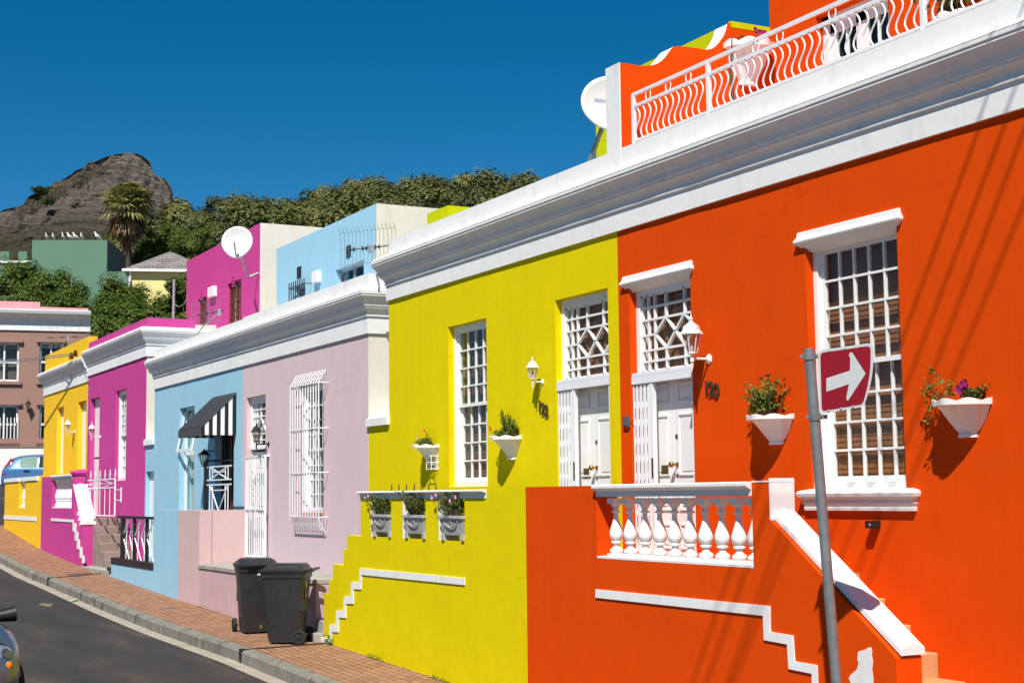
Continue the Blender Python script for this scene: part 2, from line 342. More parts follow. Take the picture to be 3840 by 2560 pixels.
# ------------------------------------------------------------------ windows, doors
def grid(mb, ys, zs, x, wd, dp, y0, y1, z0, z1):
    for yy in ys: mb.box(x, x+dp, yy-wd/2, yy+wd/2, z0, z1)
    for zz in zs: mb.box(x-.002, x+dp-.003, y0, y1, zz-wd/2, zz+wd/2)
def sash(house, ya, yb, za, zb, xf=XF, dep=.08, cols=4, rows=4, back='blind', fw=.06, name='window', matw='joinery'):
    """double-hung sash window in an opening: frame, upper and lower sash with bars, panes, blind"""
    x = xf+dep; mb = MB()
    mb.box(x, x+.12, ya, ya+fw, za, zb); mb.box(x, x+.12, yb-fw, yb, za, zb); mb.box(x+.002, x+.12, ya+fw, yb-fw, zb-fw*1.1, zb); mb.box(x-.01, x+.12, ya+fw, yb-fw, za, za+fw*1.2)
    mb.box(x+.03, x+.1, ya+fw, ya+fw+.02, za+fw, zb-fw); mb.box(x+.03, x+.1, yb-fw-.02, yb-fw, za+fw, zb-fw)
    fr = mb.build(name, M[matw], house, bevel=.004)
    a, b = ya+fw+.02, yb-fw-.02; lo, hi = za+fw*1.2, zb-fw*1.1; mid = (lo+hi)/2
    for (q0, q1, xx, nm) in ((mid-.02, hi, x+.035, 'upper_sash'), (lo, mid+.02, x+.075, 'lower_sash')):
        m2 = MB(); s = .035
        m2.box(xx, xx+.035, a, a+s, q0, q1); m2.box(xx, xx+.035, b-s, b, q0, q1); m2.box(xx-.001, xx+.035, a+s, b-s, q1-s, q1); m2.box(xx-.001, xx+.035, a+s, b-s, q0, q0+s*(1.5 if nm[0] == 'l' else 1.2))
        yy = [a+s+(b-a-2*s)*i/cols for i in range(1, cols)]; zz = [q0+s+(q1-q0-2*s)*i/rows for i in range(1, rows)]
        grid(m2, yy, zz, xx+.004, .02, .028, a+s, b-s, q0+s, q1-s)
        m2.build(nm, M[matw], fr, bevel=0)
    MB().box(x+.055, x+.058, a, b, mid, hi).build('pane', M['glass'], fr); MB().box(x+.095, x+.098, a, b, lo, mid).build('pane', M['glass'], fr)
    bk(fr, back, x+.125, ya, yb, za, zb); return fr
def bk(fr, back, x, ya, yb, za, zb):  # backdrop sheets behind the windows are near-black in place of the room's shade
    if back in ('blind', 'blinddark'):
        m3 = MB(); z = za
        while z < zb:
            m3.add([(x, ya, z), (x, yb, z), (x+.007, yb, z+.0455), (x+.007, ya, z+.0455)], [(0, 1, 2, 3)]); z += .046
        for q in (.2, .8): m3.box(x-.012, x-.008, ya+(yb-ya)*q-.002, ya+(yb-ya)*q+.002, za, zb)
        m3.build('blind', M[back], fr, merge=False)
        MB().box(x+.06, x+.07, ya-.1, yb+.1, za-.1, zb+.1).build('room_backdrop', M['dark'], fr)
    elif back == 'curtain':
        m3 = MB(); n = 60; v = []
        for i in range(n+1):
            yy = ya+(yb-ya)*i/n; xx = x+.02*math.sin(i*.9)+.008*math.sin(i*2.3)
            v += [(xx, yy, za+(zb-za)*.0), (xx, yy, zb)]
        m3.add(v, [(2*i, 2*i+2, 2*i+3, 2*i+1) for i in range(n) if not (n*.40 < i < n*.62)])
        m3.build('curtain', M['curtain'], fr, merge=False, smooth=True)
        MB().box(x+.3, x+.31, ya-.1, yb+.1, za-.1, zb+.1).build('room_backdrop', M['dark'], fr)
    else:
        MB().box(x+.45, x+.46, ya-.4, yb+.3, za-.1, zb+.1).build('room_backdrop', M['dark'], fr)
def transom(house, ya, yb, za, zb, xf=XF, dep=.08, back='blind', fw=.07):
    """fixed light over a door with small panes and a crossed diamond band"""
    x = xf+dep; mb = MB()
    mb.box(x, x+.12, ya, ya+fw, za, zb); mb.box(x, x+.12, yb-fw, yb, za, zb); mb.box(x+.002, x+.12, ya+fw, yb-fw, zb-fw*1.4, zb); mb.box(x-.008, x+.12, ya+fw, yb-fw, za, za+.05)
    fr = mb.build('window', M['joinery'], house, bevel=.004)
    a, b = ya+fw, yb-fw; lo, hi = za+.05, zb-fw*1.4; W = b-a; H = hi-lo
    m2 = MB(); w_, d_ = .022, .03; xx = x+.02
    m2.box(xx, xx+d_, a, a+.025, lo, hi); m2.box(xx, xx+d_, b-.025, b, lo, hi); m2.box(xx, xx+d_, a, b, lo, lo+.025); m2.box(xx, xx+d_, a, b, hi-.025, hi)
    # image left (large y): two narrow columns, then the diamonds
    r = [hi-H*k for k in (.17, .33, .72, .86)]
    c1, c2, c3, c4 = b-W*.13, b-W*.25, b-W*.46, b-W*.80
    for yy in (c1, c2): m2.box(xx, xx+d_, yy-w_/2, yy+w_/2, lo, hi)
    for yy in (c3, c4): m2.box(xx, xx+d_, yy-w_/2, yy+w_/2, r[1], hi); m2.box(xx, xx+d_, yy-w_/2, yy+w_/2, lo, r[2])
    for zz in r: m2.box(xx-.003, xx+d_-.003, a, b, zz-w_/2, zz+w_/2)
    zm = (r[1]+r[2])/2; m2.box(xx-.003, xx+d_-.003, c2, b, zm-w_/2, zm+w_/2)
    half = (c3-c4)/2
    for cc in (c3, c4):
        for sg in (1, -1):
            e = cc+sg*half; 
            if sg > 0 and cc == c3: e = c2
            if sg < 0 and cc == c4: e = a+.01
            m2.bar((xx+d_/2-.002, cc, r[1]), (xx+d_/2-.002, e, zm), w_, d_); m2.bar((xx+d_/2-.002, cc, r[2]), (xx+d_/2-.002, e, zm), w_, d_)
    m2.build('glazing_bars', M['joinery'], fr)
    MB().box(x+.075, x+.078, a, b, lo, hi).build('pane', M['glass'], fr)
    bk(fr, back, x+.10, ya, yb, za, zb); return fr
def panel_leaf(mb, x, y0, y1, z0, z1):
    """one door leaf with raised and fielded panels facing -x"""
    mb.box(x, x+.04, y0, y1, z0, z1); w_ = y1-y0; e = w_*.16
    H = z1-z0
    for a, b in ((.06, .20), (.27, .40), (.46, .80), (.86, .97)):
        p, q = z0+H*a, z0+H*b
        for (u0, u1, v0, v1) in ((y0+e, y1-e, p, p+.018), (y0+e, y1-e, q-.018, q), (y0+e, y0+e+.018, p+.018, q-.018), (y1-e-.018, y1-e, p+.018, q-.018)):
            mb.box(x-.014, x, u0, u1, v0, v1)
        mb.box(x-.008, x, y0+e+.045, y1-e-.045, p+.045, q-.045)
def door(house, ya, yb, z0, z1, xf=XF, dep=.08, gate=True):
    x = xf+dep+.07; mb = MB(); f = .05
    mb.box(x-.02, x+.1, ya, ya+f, z0, z1); mb.box(x-.02, x+.1, yb-f, yb, z0, z1)
    d = mb.build('door', M['joinery'], house)
    m = (ya+yb)/2; lf = MB(); panel_leaf(lf, x, ya+f, m-.002, z0, z1-.01); panel_leaf(lf, x, m+.002, yb-f, z0, z1-.01); lf.build('door_leaf', M['joinery'], d, bevel=.003)
    k = MB(); zz = z0+.95; k.lathe([(.026, 0), (.026, .008), (.010, .012), (.010, .04), (.022, .05), (.031, .068), (.031, .08), (.022, .095), (.004, .102)], (x, m-.045, zz), 16, (-1, 0, 0)); k.build('door_knob', M['brass'], d, smooth=True)
    k = MB(); k.lathe([(.02, 0), (.02, .006), (.004, .008)], (x, m-.045, zz-.11), 14, (-1, 0, 0)); k.lathe([(.024, 0), (.024, .006), (.004, .008)], (x, m-.045, zz+.28), 14, (-1, 0, 0)); k.build('lock', M['bronze'], d, smooth=True)
    MB().box(x-.009, x, m+.09, m+.24, zz-.11, zz+.0).build('letter_plate', M['bronze'], d, bevel=.004)
    if gate:                                    # sliding concertina gate, folded to the left, with its head beam
        g = MB(); xg = xf+.015
        g.box(xg-.01, xg+.05, ya+.005, yb-.005, z1-.045, z1+.035); g.box(xg-.004, xg+.052, ya+.005, yb-.005, z1+.039, z1+.07)
        g.box(xg, xg+.04, ya+.005, ya+.04, z0, z1-.045)
        yy = yb-.01; n = 9
        for i in range(n):
            g.box(xg+.008*(i % 2), xg+.008*(i % 2)+.012, yy-.020, yy-.004, z0+.02, z1-.05)
            yy -= .036
        for zz in np.linspace(z0+.12, z1-.25, 9):
            for i in range(n-1): g.bar((xg+.012, yb-.022-.036*i, zz-.05+(.09 if i % 2 else 0)), (xg+.012, yb-.022-.036*(i+1), zz-.05+(0 if i % 2 else .09)), .02, .006)
        g.box(xg-.004, xg+.045, yy-.05, yy-.004, z0+.02, z1-.05)
        gt = g.build('security_gate', M['joinery2'], house)
        MB().box(xg-.008, xg-.003, yy-.044, yy-.012, z0+.82, z0+1.02).build('gate_lock', M['bronze'], gt)
    return d
CORN = lambda f0, lip: [(-.05, f0), (.03, f0), (.03, lip-.32), (.05, lip-.315), (.052, lip-.30), (.04, lip-.29), (.05, lip-.25), (.075, lip-.215), (.10, lip-.20), (.105, lip-.175), (.115, lip-.17), (.125, lip-.12), (.155, lip-.07), (.19, lip-.03), (.19, lip-.005), (.2, lip), (.2, lip+.03), (.19, lip+.034), (.19, lip+.038), (.197, lip+.042), (.15, lip+.085), (.06, lip+.10), (-.05, lip+.10)]
def cornice(house, y0, y1, f0, lip, ret=.0, x=XF, mat='trim', retleft=0):
    # path runs from far (y1) to near (y0); outward (-x) must be left of travel => travel +y. Returns turn into +x.
    path = []
    if ret: path.append((x+ret, y0))
    nseg = int((y1-y0)/.45); path += [(x, y0)]+[(x+.007*noise.noise(Vector((0, (y0+(y1-y0)*i/nseg)*1.7, lip))), y0+(y1-y0)*i/nseg) for i in range(1, nseg)]+[(x, y1)]
    if retleft: path.append((x+retleft, y1))
    return MB().sweep(path, CORN(f0, lip)).build('cornice', M[mat], house, bevel=0)
def facade(house, y0, y1, z0, z1, holes, mat, xf=XF, th=.35, name='wall'):
    ys = sorted({y0, y1}|{h for q in holes for h in q[:2] if y0 < h < y1}); zs = sorted({z0, z1}|{h for q in holes for h in q[2:4] if z0 < h < z1})
    sol = lambda y, z: not any(a < y < b and c < z < d for a, b, c, d in [q[:4] for q in holes])
    return MB().cells(ys, zs, xf, xf+th, sol).build(name, M[mat], house)
# ------------------------------------------------------------------ the orange house
YB, YBS = 13.40, 13.85
S_ = lambda px, py: (P(px, py, x=XS).y, P(px, py, x=XS).z)
def yz(px, py, x=XF): p = P(px, py, x=x); return p.y, p.z
BAL = [(.066, 0), (.066, .05), (.050, .055), (.064, .075), (.066, .10), (.058, .125), (.036, .15), (.030, .19), (.028, .215), (.050, .225), (.053, .245), (.046, .262), (.040, .27), (.058, .30), (.067, .36), (.066, .41), (.056, .48), (.040, .56), (.027, .64), (.022, .71), (.022, .745), (.042, .755), (.046, .775), (.030, .79), (.024, .81), (.034, .85), (.052, .885), (.055, .91)]
def baluster(parent, x, y, z0, h, sc=1.0):
    mb = MB(); mb.lathe([(r*sc, hh*h) for r, hh in BAL], (x, y, z0), 18)
    mb.box(x-.066*sc, x+.066*sc, y-.066*sc, y+.066*sc, z0, z0+.045*h); mb.box(x-.06*sc, x+.06*sc, y-.06*sc, y+.06*sc, z0+.905*h, z0+h)
    return mb.build('baluster', M['plastic'], parent, smooth=True)
def coping(house, y0, y1, zt, x0=XS, x1=XS+.24, name='coping', mat='trim', hgt=.13):
    pr = [(-.05, zt-.005), (.02, zt-.0), (.0, zt+.001)]
    a = [(x0-.004, zt-hgt), (x0-.004, zt-hgt*.55), (x0-.02, zt-hgt*.5), (x0-.055, zt-hgt*.3), (x0-.055, zt-.012), (x0-.045, zt), (x1+.045, zt), (x1+.055, zt-.012), (x1+.055, zt-hgt*.3), (x1+.02, zt-hgt*.5), (x1, zt-hgt*.55), (x1+.004, zt-hgt)]
    return MB().prism(a, y0, y1, 'y').build(name, M[mat], house, bevel=0)
def hood(house, ya, yb, z0, z1, pr=.11, name='lintel_moulding'):
    """moulded white hood over an opening"""
    h = z1-z0; e = .07
    path = [(XF+.0, ya+e*.3), (XF, ya+e*.3)]
    prof = [(-.085, z0-.045), (-.01, z0-.01), (pr*.6, z0+h*.18), (pr*.9, z0+h*.26), (pr, z0+h*.36), (pr*.95, z0+h*.48), (pr*.75, z0+h*.56), (pr*.55, z0+h*.72), (pr*.5, z0+h*.9), (pr*.45, z1), (-.02, z1), (-.085, z1)]
    return MB().sweep([(XF+.03, ya), (XF, ya), (XF, yb), (XF+.03, yb)], prof).build(name, M['trim'], house)
def trimband(house, pts, name='stepped_band', pr=.014, x=XS):
    return MB().prism([yz(a, b, x) for a, b in pts], x-pr, x+.01).build(name, M['trim'], house)
OH = thing('row_house', 'orange row house numbered 120 with a roof balcony, white cornice and baluster terrace', 'house', (XF, 8, G(8)), 'painted row houses along the street')
wy = (fy(3371, 1100), fy(3024, 1100)); wz = (fz(3330, 1838), fz(3024, 925)+.0)
wz = (-.005, 2.13)
dy = (fy(2594, 1300), fy(2359, 1100)); dtop = fz(2360, 1076)
dz1 = fz(2374, 1425)-.0
FL = -.68
facade(OH, .5, YB, -2.7, 3.3, [(wy[0], wy[1], wz[0], wz[1]), (dy[0], dy[1], FL, dtop)], 'orange')
cornice(OH, .5, YB, 2.745, 3.275)
MB().box(XF, XF+.22, .5, YB, 3.3, 3.625).build('parapet', M['trim'], OH)
MB().box(XF+.36, 16, .5, YB-.01, -2.7, 3.3).build('roof', M['white'], OH)
f = sash(OH, wy[0]+.0, wy[1], wz[0], wz[1], cols=5, rows=4, back='blind', fw=.055)
hood(OH, wy[0]-.03, wy[1]+.05, 2.11, 2.245, .052)
hood(OH, dy[0]-.02, dy[1]+.07, dtop-.01, dtop+.115, .05)
MB().sweep([(XF+.02, wy[0]-.075), (XF, wy[0]-.075), (XF, wy[1]+.03), (XF+.02, wy[1]+.03)], [(-.02, -.172), (.038, -.172), (.042, -.145), (.034, -.138), (.05, -.115), (.054, -.10), (.046, -.096), (.062, -.07), (.08, -.058), (.088, -.03), (.076, -.008), (-.02, .012)]).build('window_sill', M['trim'], OH)
MB().box(XF+.02, XF+.09, wy[0], wy[1], -.004, .065).build('window_board', M['joinery'], OH)
transom(OH, dy[0], dy[1], dz1+.02, dtop, back='blind'); door(OH, dy[0], dy[1], FL, dz1)
# terrace: front wall, balustrade, coping, piers, sloping stair wall
OF = thing('terrace_wall', 'orange front terrace wall with white balusters and a white sloping handrail', 'terrace wall', (XS, 11, G(11)), 'terrace walls in front of the row houses')
ya, yb_ = S_(2820, 1900)[0], S_(2236, 1900)[0]; yp = S_(2885, 1900)[0]
MB().cells([yp, ya, yb_, YBS], [-2.7, -.62, .0, .066], XS, XS+.24, lambda y, z: z < -.62 or not (ya < y < yb_) if z < 0 else not (ya < y < yb_)).build('wall', M['orange'], OF)
MB().prism([(yp, -2.7), (yp, -.225), (8.36, -1.155), (8.316, -1.19), (8.316, -2.7)], XS, XS+.24).build('stair_wall', M['orange'], OF)
MB().box(XS+.001, XS+.245, yp-.012, yp+.0, -.262, .10).build('pier_face', M['trim'], OF)
MB().box(XS-.012, XS, yp-.01, yp, -.262, .10)
coping(OF, ya+.002, yb_-.002, .075, hgt=.115); MB().box(XS+.245, XF-.004, YBS-.12, YBS-.055, FL, .0).build('side_cheek', M['tan'], OF); MB().box(XS-.004, XS+.25, yp-.014, ya-.01, .067, .08).build('pier_cap', M['trim'], OF)
bl = MB().box(XS+.0, XS+.24, ya, yb_, -.62, -.60).build('balustrade', M['trim'], OF)
for q in (400, 545, 700, 850, 1005, 1165, 1325, 1495, 1670, 1835):
    baluster(bl, XS+.12, P(2150+q/2.767, 2000, x=XS+.07).y, -.60, .545)
def handrail(house, a, b, x0, x1, th=.05, rise=.035, name='handrail', mat='trim'):
    (y0, z0), (y1, z1) = a, b; xm = (x0+x1)/2
    def ring(y, z): return [(x0, y, z), (x0, y, z+th), (xm, y, z+th+rise), (x1, y, z+th), (x1, y, z)]
    v = ring(y0, z0)+ring(y1, z1)
    return MB().add(v, [(4, 3, 2, 1, 0), (5, 6, 7, 8, 9)]+[(i, (i+1) % 5, 5+(i+1) % 5, 5+i) for i in range(5)]).build(name, M[mat], house, bevel=.004)
handrail(OF, (yp+.03, -.20), (8.30, -1.178), XS+.035, XS+.262)
tb = [(2237, 2208), (2890, 2271), (2891.5, 2367), (2976.6, 2381.6), (2983, 2478), (3067, 2492), (3070, 2580), (3050, 2580), (3048.5, 2524), (2962, 2506), (2956, 2414), (2869, 2397.6), (2866, 2306.7), (2237, 2239)]
trimband(OF, tb)
pt = [(2800+a/2.209, 1850+b/2.209) for a, b in [(925, 1310), (940, 1300), (985, 1290), (1010, 1272), (1033, 1272), (1040, 1300), (1038, 1340), (1048, 1400), (1040, 1460), (1050, 1530), (1050, 1640), (900, 1640), (878, 1590), (850, 1530), (858, 1505), (885, 1480), (915, 1455), (930, 1400), (920, 1370)]]
MB().prism([yz(a, b, XS) for a, b in pt], XS-.004, XS+.01).build('filler_patch', M['trim'], OF)
st = MB(); z = FL; y0 = 9.70
for i in range(6):
    st.box(XS+.25, XF-.002, y0-.285, y0+.02, -2.6, z-.19); z -= .19; y0 -= .285
st.box(XS+.25, XF-.002, 5.0, y0+.02, -2.6, z-.10)
st.build('stair_flight', M['tan'], OF, bevel=.012)
MB().box(XS+.245, XF-.003, 9.72, YBS-.06, FL-.4, FL).build('terrace_floor', M['tan'], OF)
# ------------------------------------------------------------------ roof balcony and upper storey
YD = 13.30; XU = P(2886, 80, y=YD).x; XL = P(2743, 82, y=YD).x
sc = [(2323.7, 236), (2360, 240), (2395.6, 246.5), (2422, 248), (2448, 244.7), (2470, 237), (2486.8, 225.4), (2500, 212), (2511, 197), (2521, 183), (2529, 174.6), (2550, 174), (2571, 176), (2612, 181), (2645, 187), (2668, 184), (2687, 173), (2700, 160), (2711, 145), (2720, 130), (2727, 113), (2731, 98), (2733, 88)]
pl = [(P(a, b, y=YD).x, P(a, b, y=YD).z) for a, b in sc]; pl[0] = (XF+.01, pl[0][1]); xe = XL
zl = P(2743, 84, y=YD).z
pl.append((xe, zl)); pl += [(xe, 3.3), (XF+.01, 3.3)]
MB().prism(pl, YD, YD+.03, 'y').build('party_wall', M['orange'], OH)
mbt = MB().prism(pl, YD+.03, YD+.27, 'y')
mbt.build('party_wall_coping', M['trim'], OH)
MB().box(XF-.002, XF+.012, YD-.005, YD+.275, 3.4, pl[0][1]+.002).build('party_wall_end', M['trim'], OH)
UW = [(P(3336, 120, x=XU).y, P(3057, 66, x=XU).y, 3.3, P(3057, 66, x=XU).z)]
MB().box(XL, XU+.2, YD, YD+.03, 3.3, zl-.06).build('upper_end_wall', M['orange'], OH)
ys_ = [.5, UW[0][0], UW[0][1], YD]; 
MB().cells(ys_, [3.3, UW[0][3], 6.6], XU, XU+.3, lambda y, z: not (UW[0][0] < y < UW[0][1] and z < UW[0][3])).build('upper_wall', M['orange'], OH)
MB().box(XU+.3, 16, .5, YD-.002, 3.3, 6.5).build('upper_storey', M['orange'], OH)
u = UW[0]; fr = MB(); xw = XU+.1
for a, b, c, d in ((u[0], u[0]+.06, 3.3, u[3]), (u[1]-.10, u[1], 3.3, u[3]), (u[0], u[1], u[3]-.1, u[3])): fr.box(xw, xw+.1, a, b, c, d)
fw_ = fr.build('french_door', M['joinery'], OH); W = (u[1]-u[0]-.16)/2
for k in range(2):
    a = u[0]+.06+k*W; m2 = MB(); s = .08
    m2.box(xw+.02, xw+.07, a, a+s, 3.3, u[3]-.1); m2.box(xw+.02, xw+.07, a+W-s, a+W, 3.3, u[3]-.1); m2.box(xw+.02, xw+.07, a, a+W, u[3]-.2, u[3]-.1)
    m2.box(xw+.03, xw+.06, a+W/2-.012, a+W/2+.012, 3.3, u[3]-.2)
    for zz in (3.75, 4.15, 4.5): m2.box(xw+.03, xw+.06, a, a+W, zz-.012, zz+.012)
    m2.build('door_leaf', M['joinery'], fw_)
MB().box(xw+.05, xw+.053, u[0], u[1], 3.3, u[3]).build('pane', M['glass'], fw_); MB().box(xw+.15, xw+.16, u[0], u[1], 3.3, u[3]).build('room_backdrop', M['dark'], fw_)  # near-black backdrop paints the unlit room behind the glass
# railing on the parapet
rl = thing('balcony_railing', 'white railing of wavy bars and small rings along the orange roof balcony', 'railing', (XF+.06, 8, 3.63))
xr = XF+.05; zb, zm_, ztp = 3.665, 4.035, 4.165; ye = 3.0
mb = MB()
for z, hh in ((zb, .022), (zm_, .028), (ztp, .03)): mb.box(xr-.016, xr+.016, ye, 13.11, z-hh/2, z+hh/2)
mb.build('rails', M['joinery2'], rl)
yp0 = 13.10; yposts = [13.10, fy(2657, 300), fy(2657, 300)-1.72*1, 0]
yposts = [13.10, P(2657, 300, x=xr).y, P(3009, 280, x=xr).y, P(3463, 60, x=xr).y]; yposts.append(yposts[-1]-1.5); yposts.append(yposts[-1]-1.5)
for i, yy in enumerate(yposts[:5]):
    if i == 2: MB().box(xr-.012, xr+.012, yy-.012, yy+.012, 3.60, zb).build('post', M['joinery2'], rl)
    else: MB().box(xr-.018, xr+.018, yy-.022, yy+.022, 3.60, ztp).build('post', M['joinery2'], rl)
yy = 13.10-.07
stp = (13.10-yposts[1])/13.0
while yy > ye:
    if min(abs(yy-q) for i, q in enumerate(yposts) if i != 2) > .035:
        pts = []
        H = zm_-zb
        ph = random.uniform(-.02, .02)
        for k in range(11):
            t = k/10; amp = .085*math.sin(min(1, t*1.12)*2*math.pi*.98)*(1 if t < .93 else .3)
            pts.append((xr, yy+amp*.55, zb+H*t))
        MB().tube(pts, .0085, 6).build('wavy_bar', M['joinery2'], rl, smooth=True)
    yy -= stp
for i, px in enumerate((2430, 2505, 2581, 2745, 2833, 2924, 3120)):
    c = P(px, {2430: 340, 2505: 304, 2581: 270, 2745: 198, 2833: 155, 2924: 118, 3120: 28}[px], x=xr)
    r_ = .058; mb = MB(); pts = [(xr, c.y+r_*.82*math.cos(a), (zm_+ztp)/2+r_*math.sin(a)) for a in np.linspace(0, 2*math.pi, 19)]
    mb.tube(pts, .006, 6, caps=False); mb.build('ring', M['joinery2'], rl, smooth=True)
# ------------------------------------------------------------------ the yellow house
YE = fy(1458, 1128); YLIL = 20.366
YH = thing('row_house', 'yellow row house numbered 122 under the long white cornice', 'house', (XF, 16.5, G(16.5)), 'painted row houses along the street')
wy2 = (P(1826, 1500, x=XF).y, P(1682, 1500, x=XF).y); wz2 = (.09, fz(1680, 1226))
dy2 = (P(2282, 1300, x=XF).y, P(2083, 1300, x=XF).y); dt2 = fz(2081, 1126); dzb = fz(2094, 1450)
mbw = MB(); hs_ = [(wy2[0], wy2[1], wz2[0], wz2[1]), (dy2[0], dy2[1], FL, dt2)]
zc = .99
ys = sorted([YB, wy2[0], wy2[1], dy2[0], dy2[1], YE, YLIL]); zs = sorted([-2.7, FL, wz2[0], zc, wz2[1], dt2, 3.3])
mbw.cells(ys, zs, XF, XF+.35, lambda y, z: (y < YE or z < zc) and not any(a < y < b and c < z < d for a, b, c, d in hs_)).build('wall', M['yellow'], YH)
cornice(YH, YB, YE-.0, 2.745, 3.275, retleft=2.0)
MB().box(XF, XF+.22, YB, YE, 3.3, 3.625).build('parapet', M['trim'], YH)
MB().box(XF+.36, 16, YB, YE-.001, -2.7, 3.3).build('roof', M['white'], YH)
MB().prism([(XF-.05, zc), (XF-.05, zc+.11), (XF+.62, zc+.34), (XF+.62, zc)], YE-.02, YLIL, 'y').build('gap_capping', M['trim'], YH)
MB().box(XF+.62, 16, YE, YLIL, -2, .95).build('gap_infill', M['white'], YH)
sash(YH, wy2[0], wy2[1], wz2[0], wz2[1], cols=4, rows=4, back='blinddark', fw=.055)
transom(YH, dy2[0], dy2[1], dzb+.02, dt2, back='blind'); door(YH, dy2[0], dy2[1], FL, dzb)
# lime upper storey behind
yl1 = XL*1.6623
MB().box(XL, XL+.3, YD+.04, yl1, 3.3, zl+.0).build('upper_wall', M['lime'], YH)
MB().box(XL+.3, 15.5, YD+.04, yl1-.002, 3.3, zl-.05).build('upper_storey', M['lime'], YH)
MB().box(XL-.01, XU+.25, YD-.004, YD+.05, zl-.06, zl+.012).build('upper_coping', M['lime'], YH)
# rear lime block visible above the cornice
bk0 = P(1680, 770, y=24.0); MB().box(bk0.x-.0, bk0.x+4, 24.0, 24.9, 3, bk0.z).build('chimney_block', M['lime'], YH)
YF = thing('terrace_wall', 'yellow front terrace wall with three openings and stepped end beside the bins', 'terrace wall', (XS, 17, G(17)), 'terrace walls in front of the row houses')
c3 = lambda a, b: (1300+a/2.8, 1700+b/2.8); c8 = lambda a, b: (800+a/2.8, 2000+b/2.8)
yA = S_(1353, 2007)[0]; zT = .066; zO = S_(1353, 1862)[1]
ops = []
for a, b in ((258, 468), (590, 830), (968, 1240)):
    ops.append((S_(*c3(b, 880))[0], S_(*c3(a, 870))[0]))
yr = S_(*c3(1468, 440))[0]; zo0 = S_(*c3(700, 893))[1]
ys = sorted([YBS, yr, yA]+[v for o in ops for v in o])
MB().cells(ys, [-2.7, zo0, zO, zT], XS, XS+.24, lambda y, z: (z < zO or y < yr) and not (z > zo0 and z < zO and any(a < y < b for a, b in ops))).build('wall', M['yellow'], YF)
for a, b in ops:
    pass
lin = MB()
for a, b in ops:
    lin.box(XS+.006, XS+.236, b-.004, b+.0, zo0, zO)
# white painted jambs and soffit strips
for a, b in ops: lin.box(XS-.003, XS+.243, b-.012, b-.001, zo0, zO-.001)
lin.build('opening_jambs', M['trim'], YF)
coping(YF, yr+.002, yA+.03, .05, hgt=.05-zO-.002); 
MB().box(XS-.009, XS+.25, yr+.002, yA+.006, zO-.028, zO+.012).build('coping_fillet', M['trim'], YF)
stp_px = [(1550, 20), (1405, 25), (1400, 165), (1370, 170), (1367, 325), (1258, 328), (1253, 478), (1218, 482), (1213, 620), (1165, 625), (1160, 1200)]
pg = [S_(*c8(a, b)) for a, b in stp_px]
for i in range(0, len(pg)-2, 2): m_ = (pg[i][1]+pg[i+1][1])/2; pg[i] = (pg[i][0], m_); pg[i+1] = (pg[i+1][0], m_)
for i in range(1, len(pg)-1, 2): m_ = (pg[i][0]+pg[i+1][0])/2; pg[i] = (m_, pg[i][1]); pg[i+1] = (m_, pg[i+1][1])
pg[0] = (yA, pg[0][1]); pg[-1] = (pg[-2][0], -2.7)
MB().prism([(yA, -2.7)]+pg, XS, XS+.24).build('stair_wall', M['yellow'], YF)
tb = [c3(1245, 1305), c3(145, 1200), c8(1540, 510), c8(1455, 508), c8(1452, 655), c8(1378, 657), c8(1375, 803), c8(1297, 805), c8(1294, 948), c8(1228, 950), c8(1225, 1105), c8(1247, 1105), c8(1250, 1030), c8(1320, 1032), c8(1322, 880), c8(1397, 882), c8(1398, 733), c8(1477, 735), c8(1478, 580), c8(1558, 583), c8(1562, 430), c3(1245, 1378)]
trimband(YF, tb)
pe = pg[-1][0]; MB().box(XS-.03, XS+.25, pe-.28, pe+.03, -2.4, S_(*c8(1150, 1085))[1]).build('plinth', M['trim'], YF)
mb = MB()
for a in (473, 548, 627, 710, 785, 862, 938):
    q = P(*c3(a, 350), x=XS+.2); mb.lathe([(.011, 0), (.009, .06), (.001, .10)], (q.x, q.y, .05), 4)
mb.build('wall_spikes', M['bronze'], YF)
mb = MB()
for i in range(6): mb.lathe([(.014, 0), (.013, .01), (.001, .034)], (XS+.2, yp+.03+.04*i, .078), 5)
mb.build('wall_spikes', M['brass'], OF)
MB().box(XS+.245, XF-.003, YBS-.05, yA, FL-.4, FL).build('terrace_floor', M['concrete'], YF)
st = MB(); z = FL; y0 = yA
for i in range(6):
    st.box(XS+.25, XF-.002, y0-.02, y0+.28, -2.6, z-.19); z -= .19; y0 += .28
st.build('stair_flight', M['concrete'], YF, bevel=.01)
# ------------------------------------------------------------------ lilac house and blue house (one long cornice)
YBL = fy(911, 1450); YBE = fy(580, 1500); YM = fy(548, 1500)
LH = thing('row_house', 'lilac row house with a barred window and a white gated door', 'house', (XF, 23, G(23)), 'painted row houses along the street')
lw = (P(1211, 1700, x=XF).y, P(1122, 1700, x=XF).y); lwz = (fz(1150, 1932), fz(1123, 1450))
ld = (P(995, 1700, x=XF).y, P(923, 1700, x=XF).y); ldt = fz(923, 1492); LL = P(917, 2107, y=24.).z; LL = -1.13
facade(LH, YLIL+.02, YBL, -2.6, 2.95, [(lw[0], lw[1], lwz[0], lwz[1]), (ld[0], ld[1], LL, ldt)], 'lilac')
MB().box(XF+.002, 16, YLIL, YLIL+.019, -2.6, 2.95).build('side_wall', M['cream'], LH)
cornice(LH, YLIL, YBL, 2.36, 2.925, ret=1.6)
MB().box(XF, XF+.22, YLIL, YBL, 2.95, 3.255).build('parapet', M['trim'], LH)
MB().box(XF+.22, 16, YLIL, YLIL+.25, 2.95, 3.25).build('side_parapet', M['trim'], LH)
MB().box(XF+.36, 16, YLIL+.02, YBL, -2.6, 2.9).build('roof', M['white'], LH)
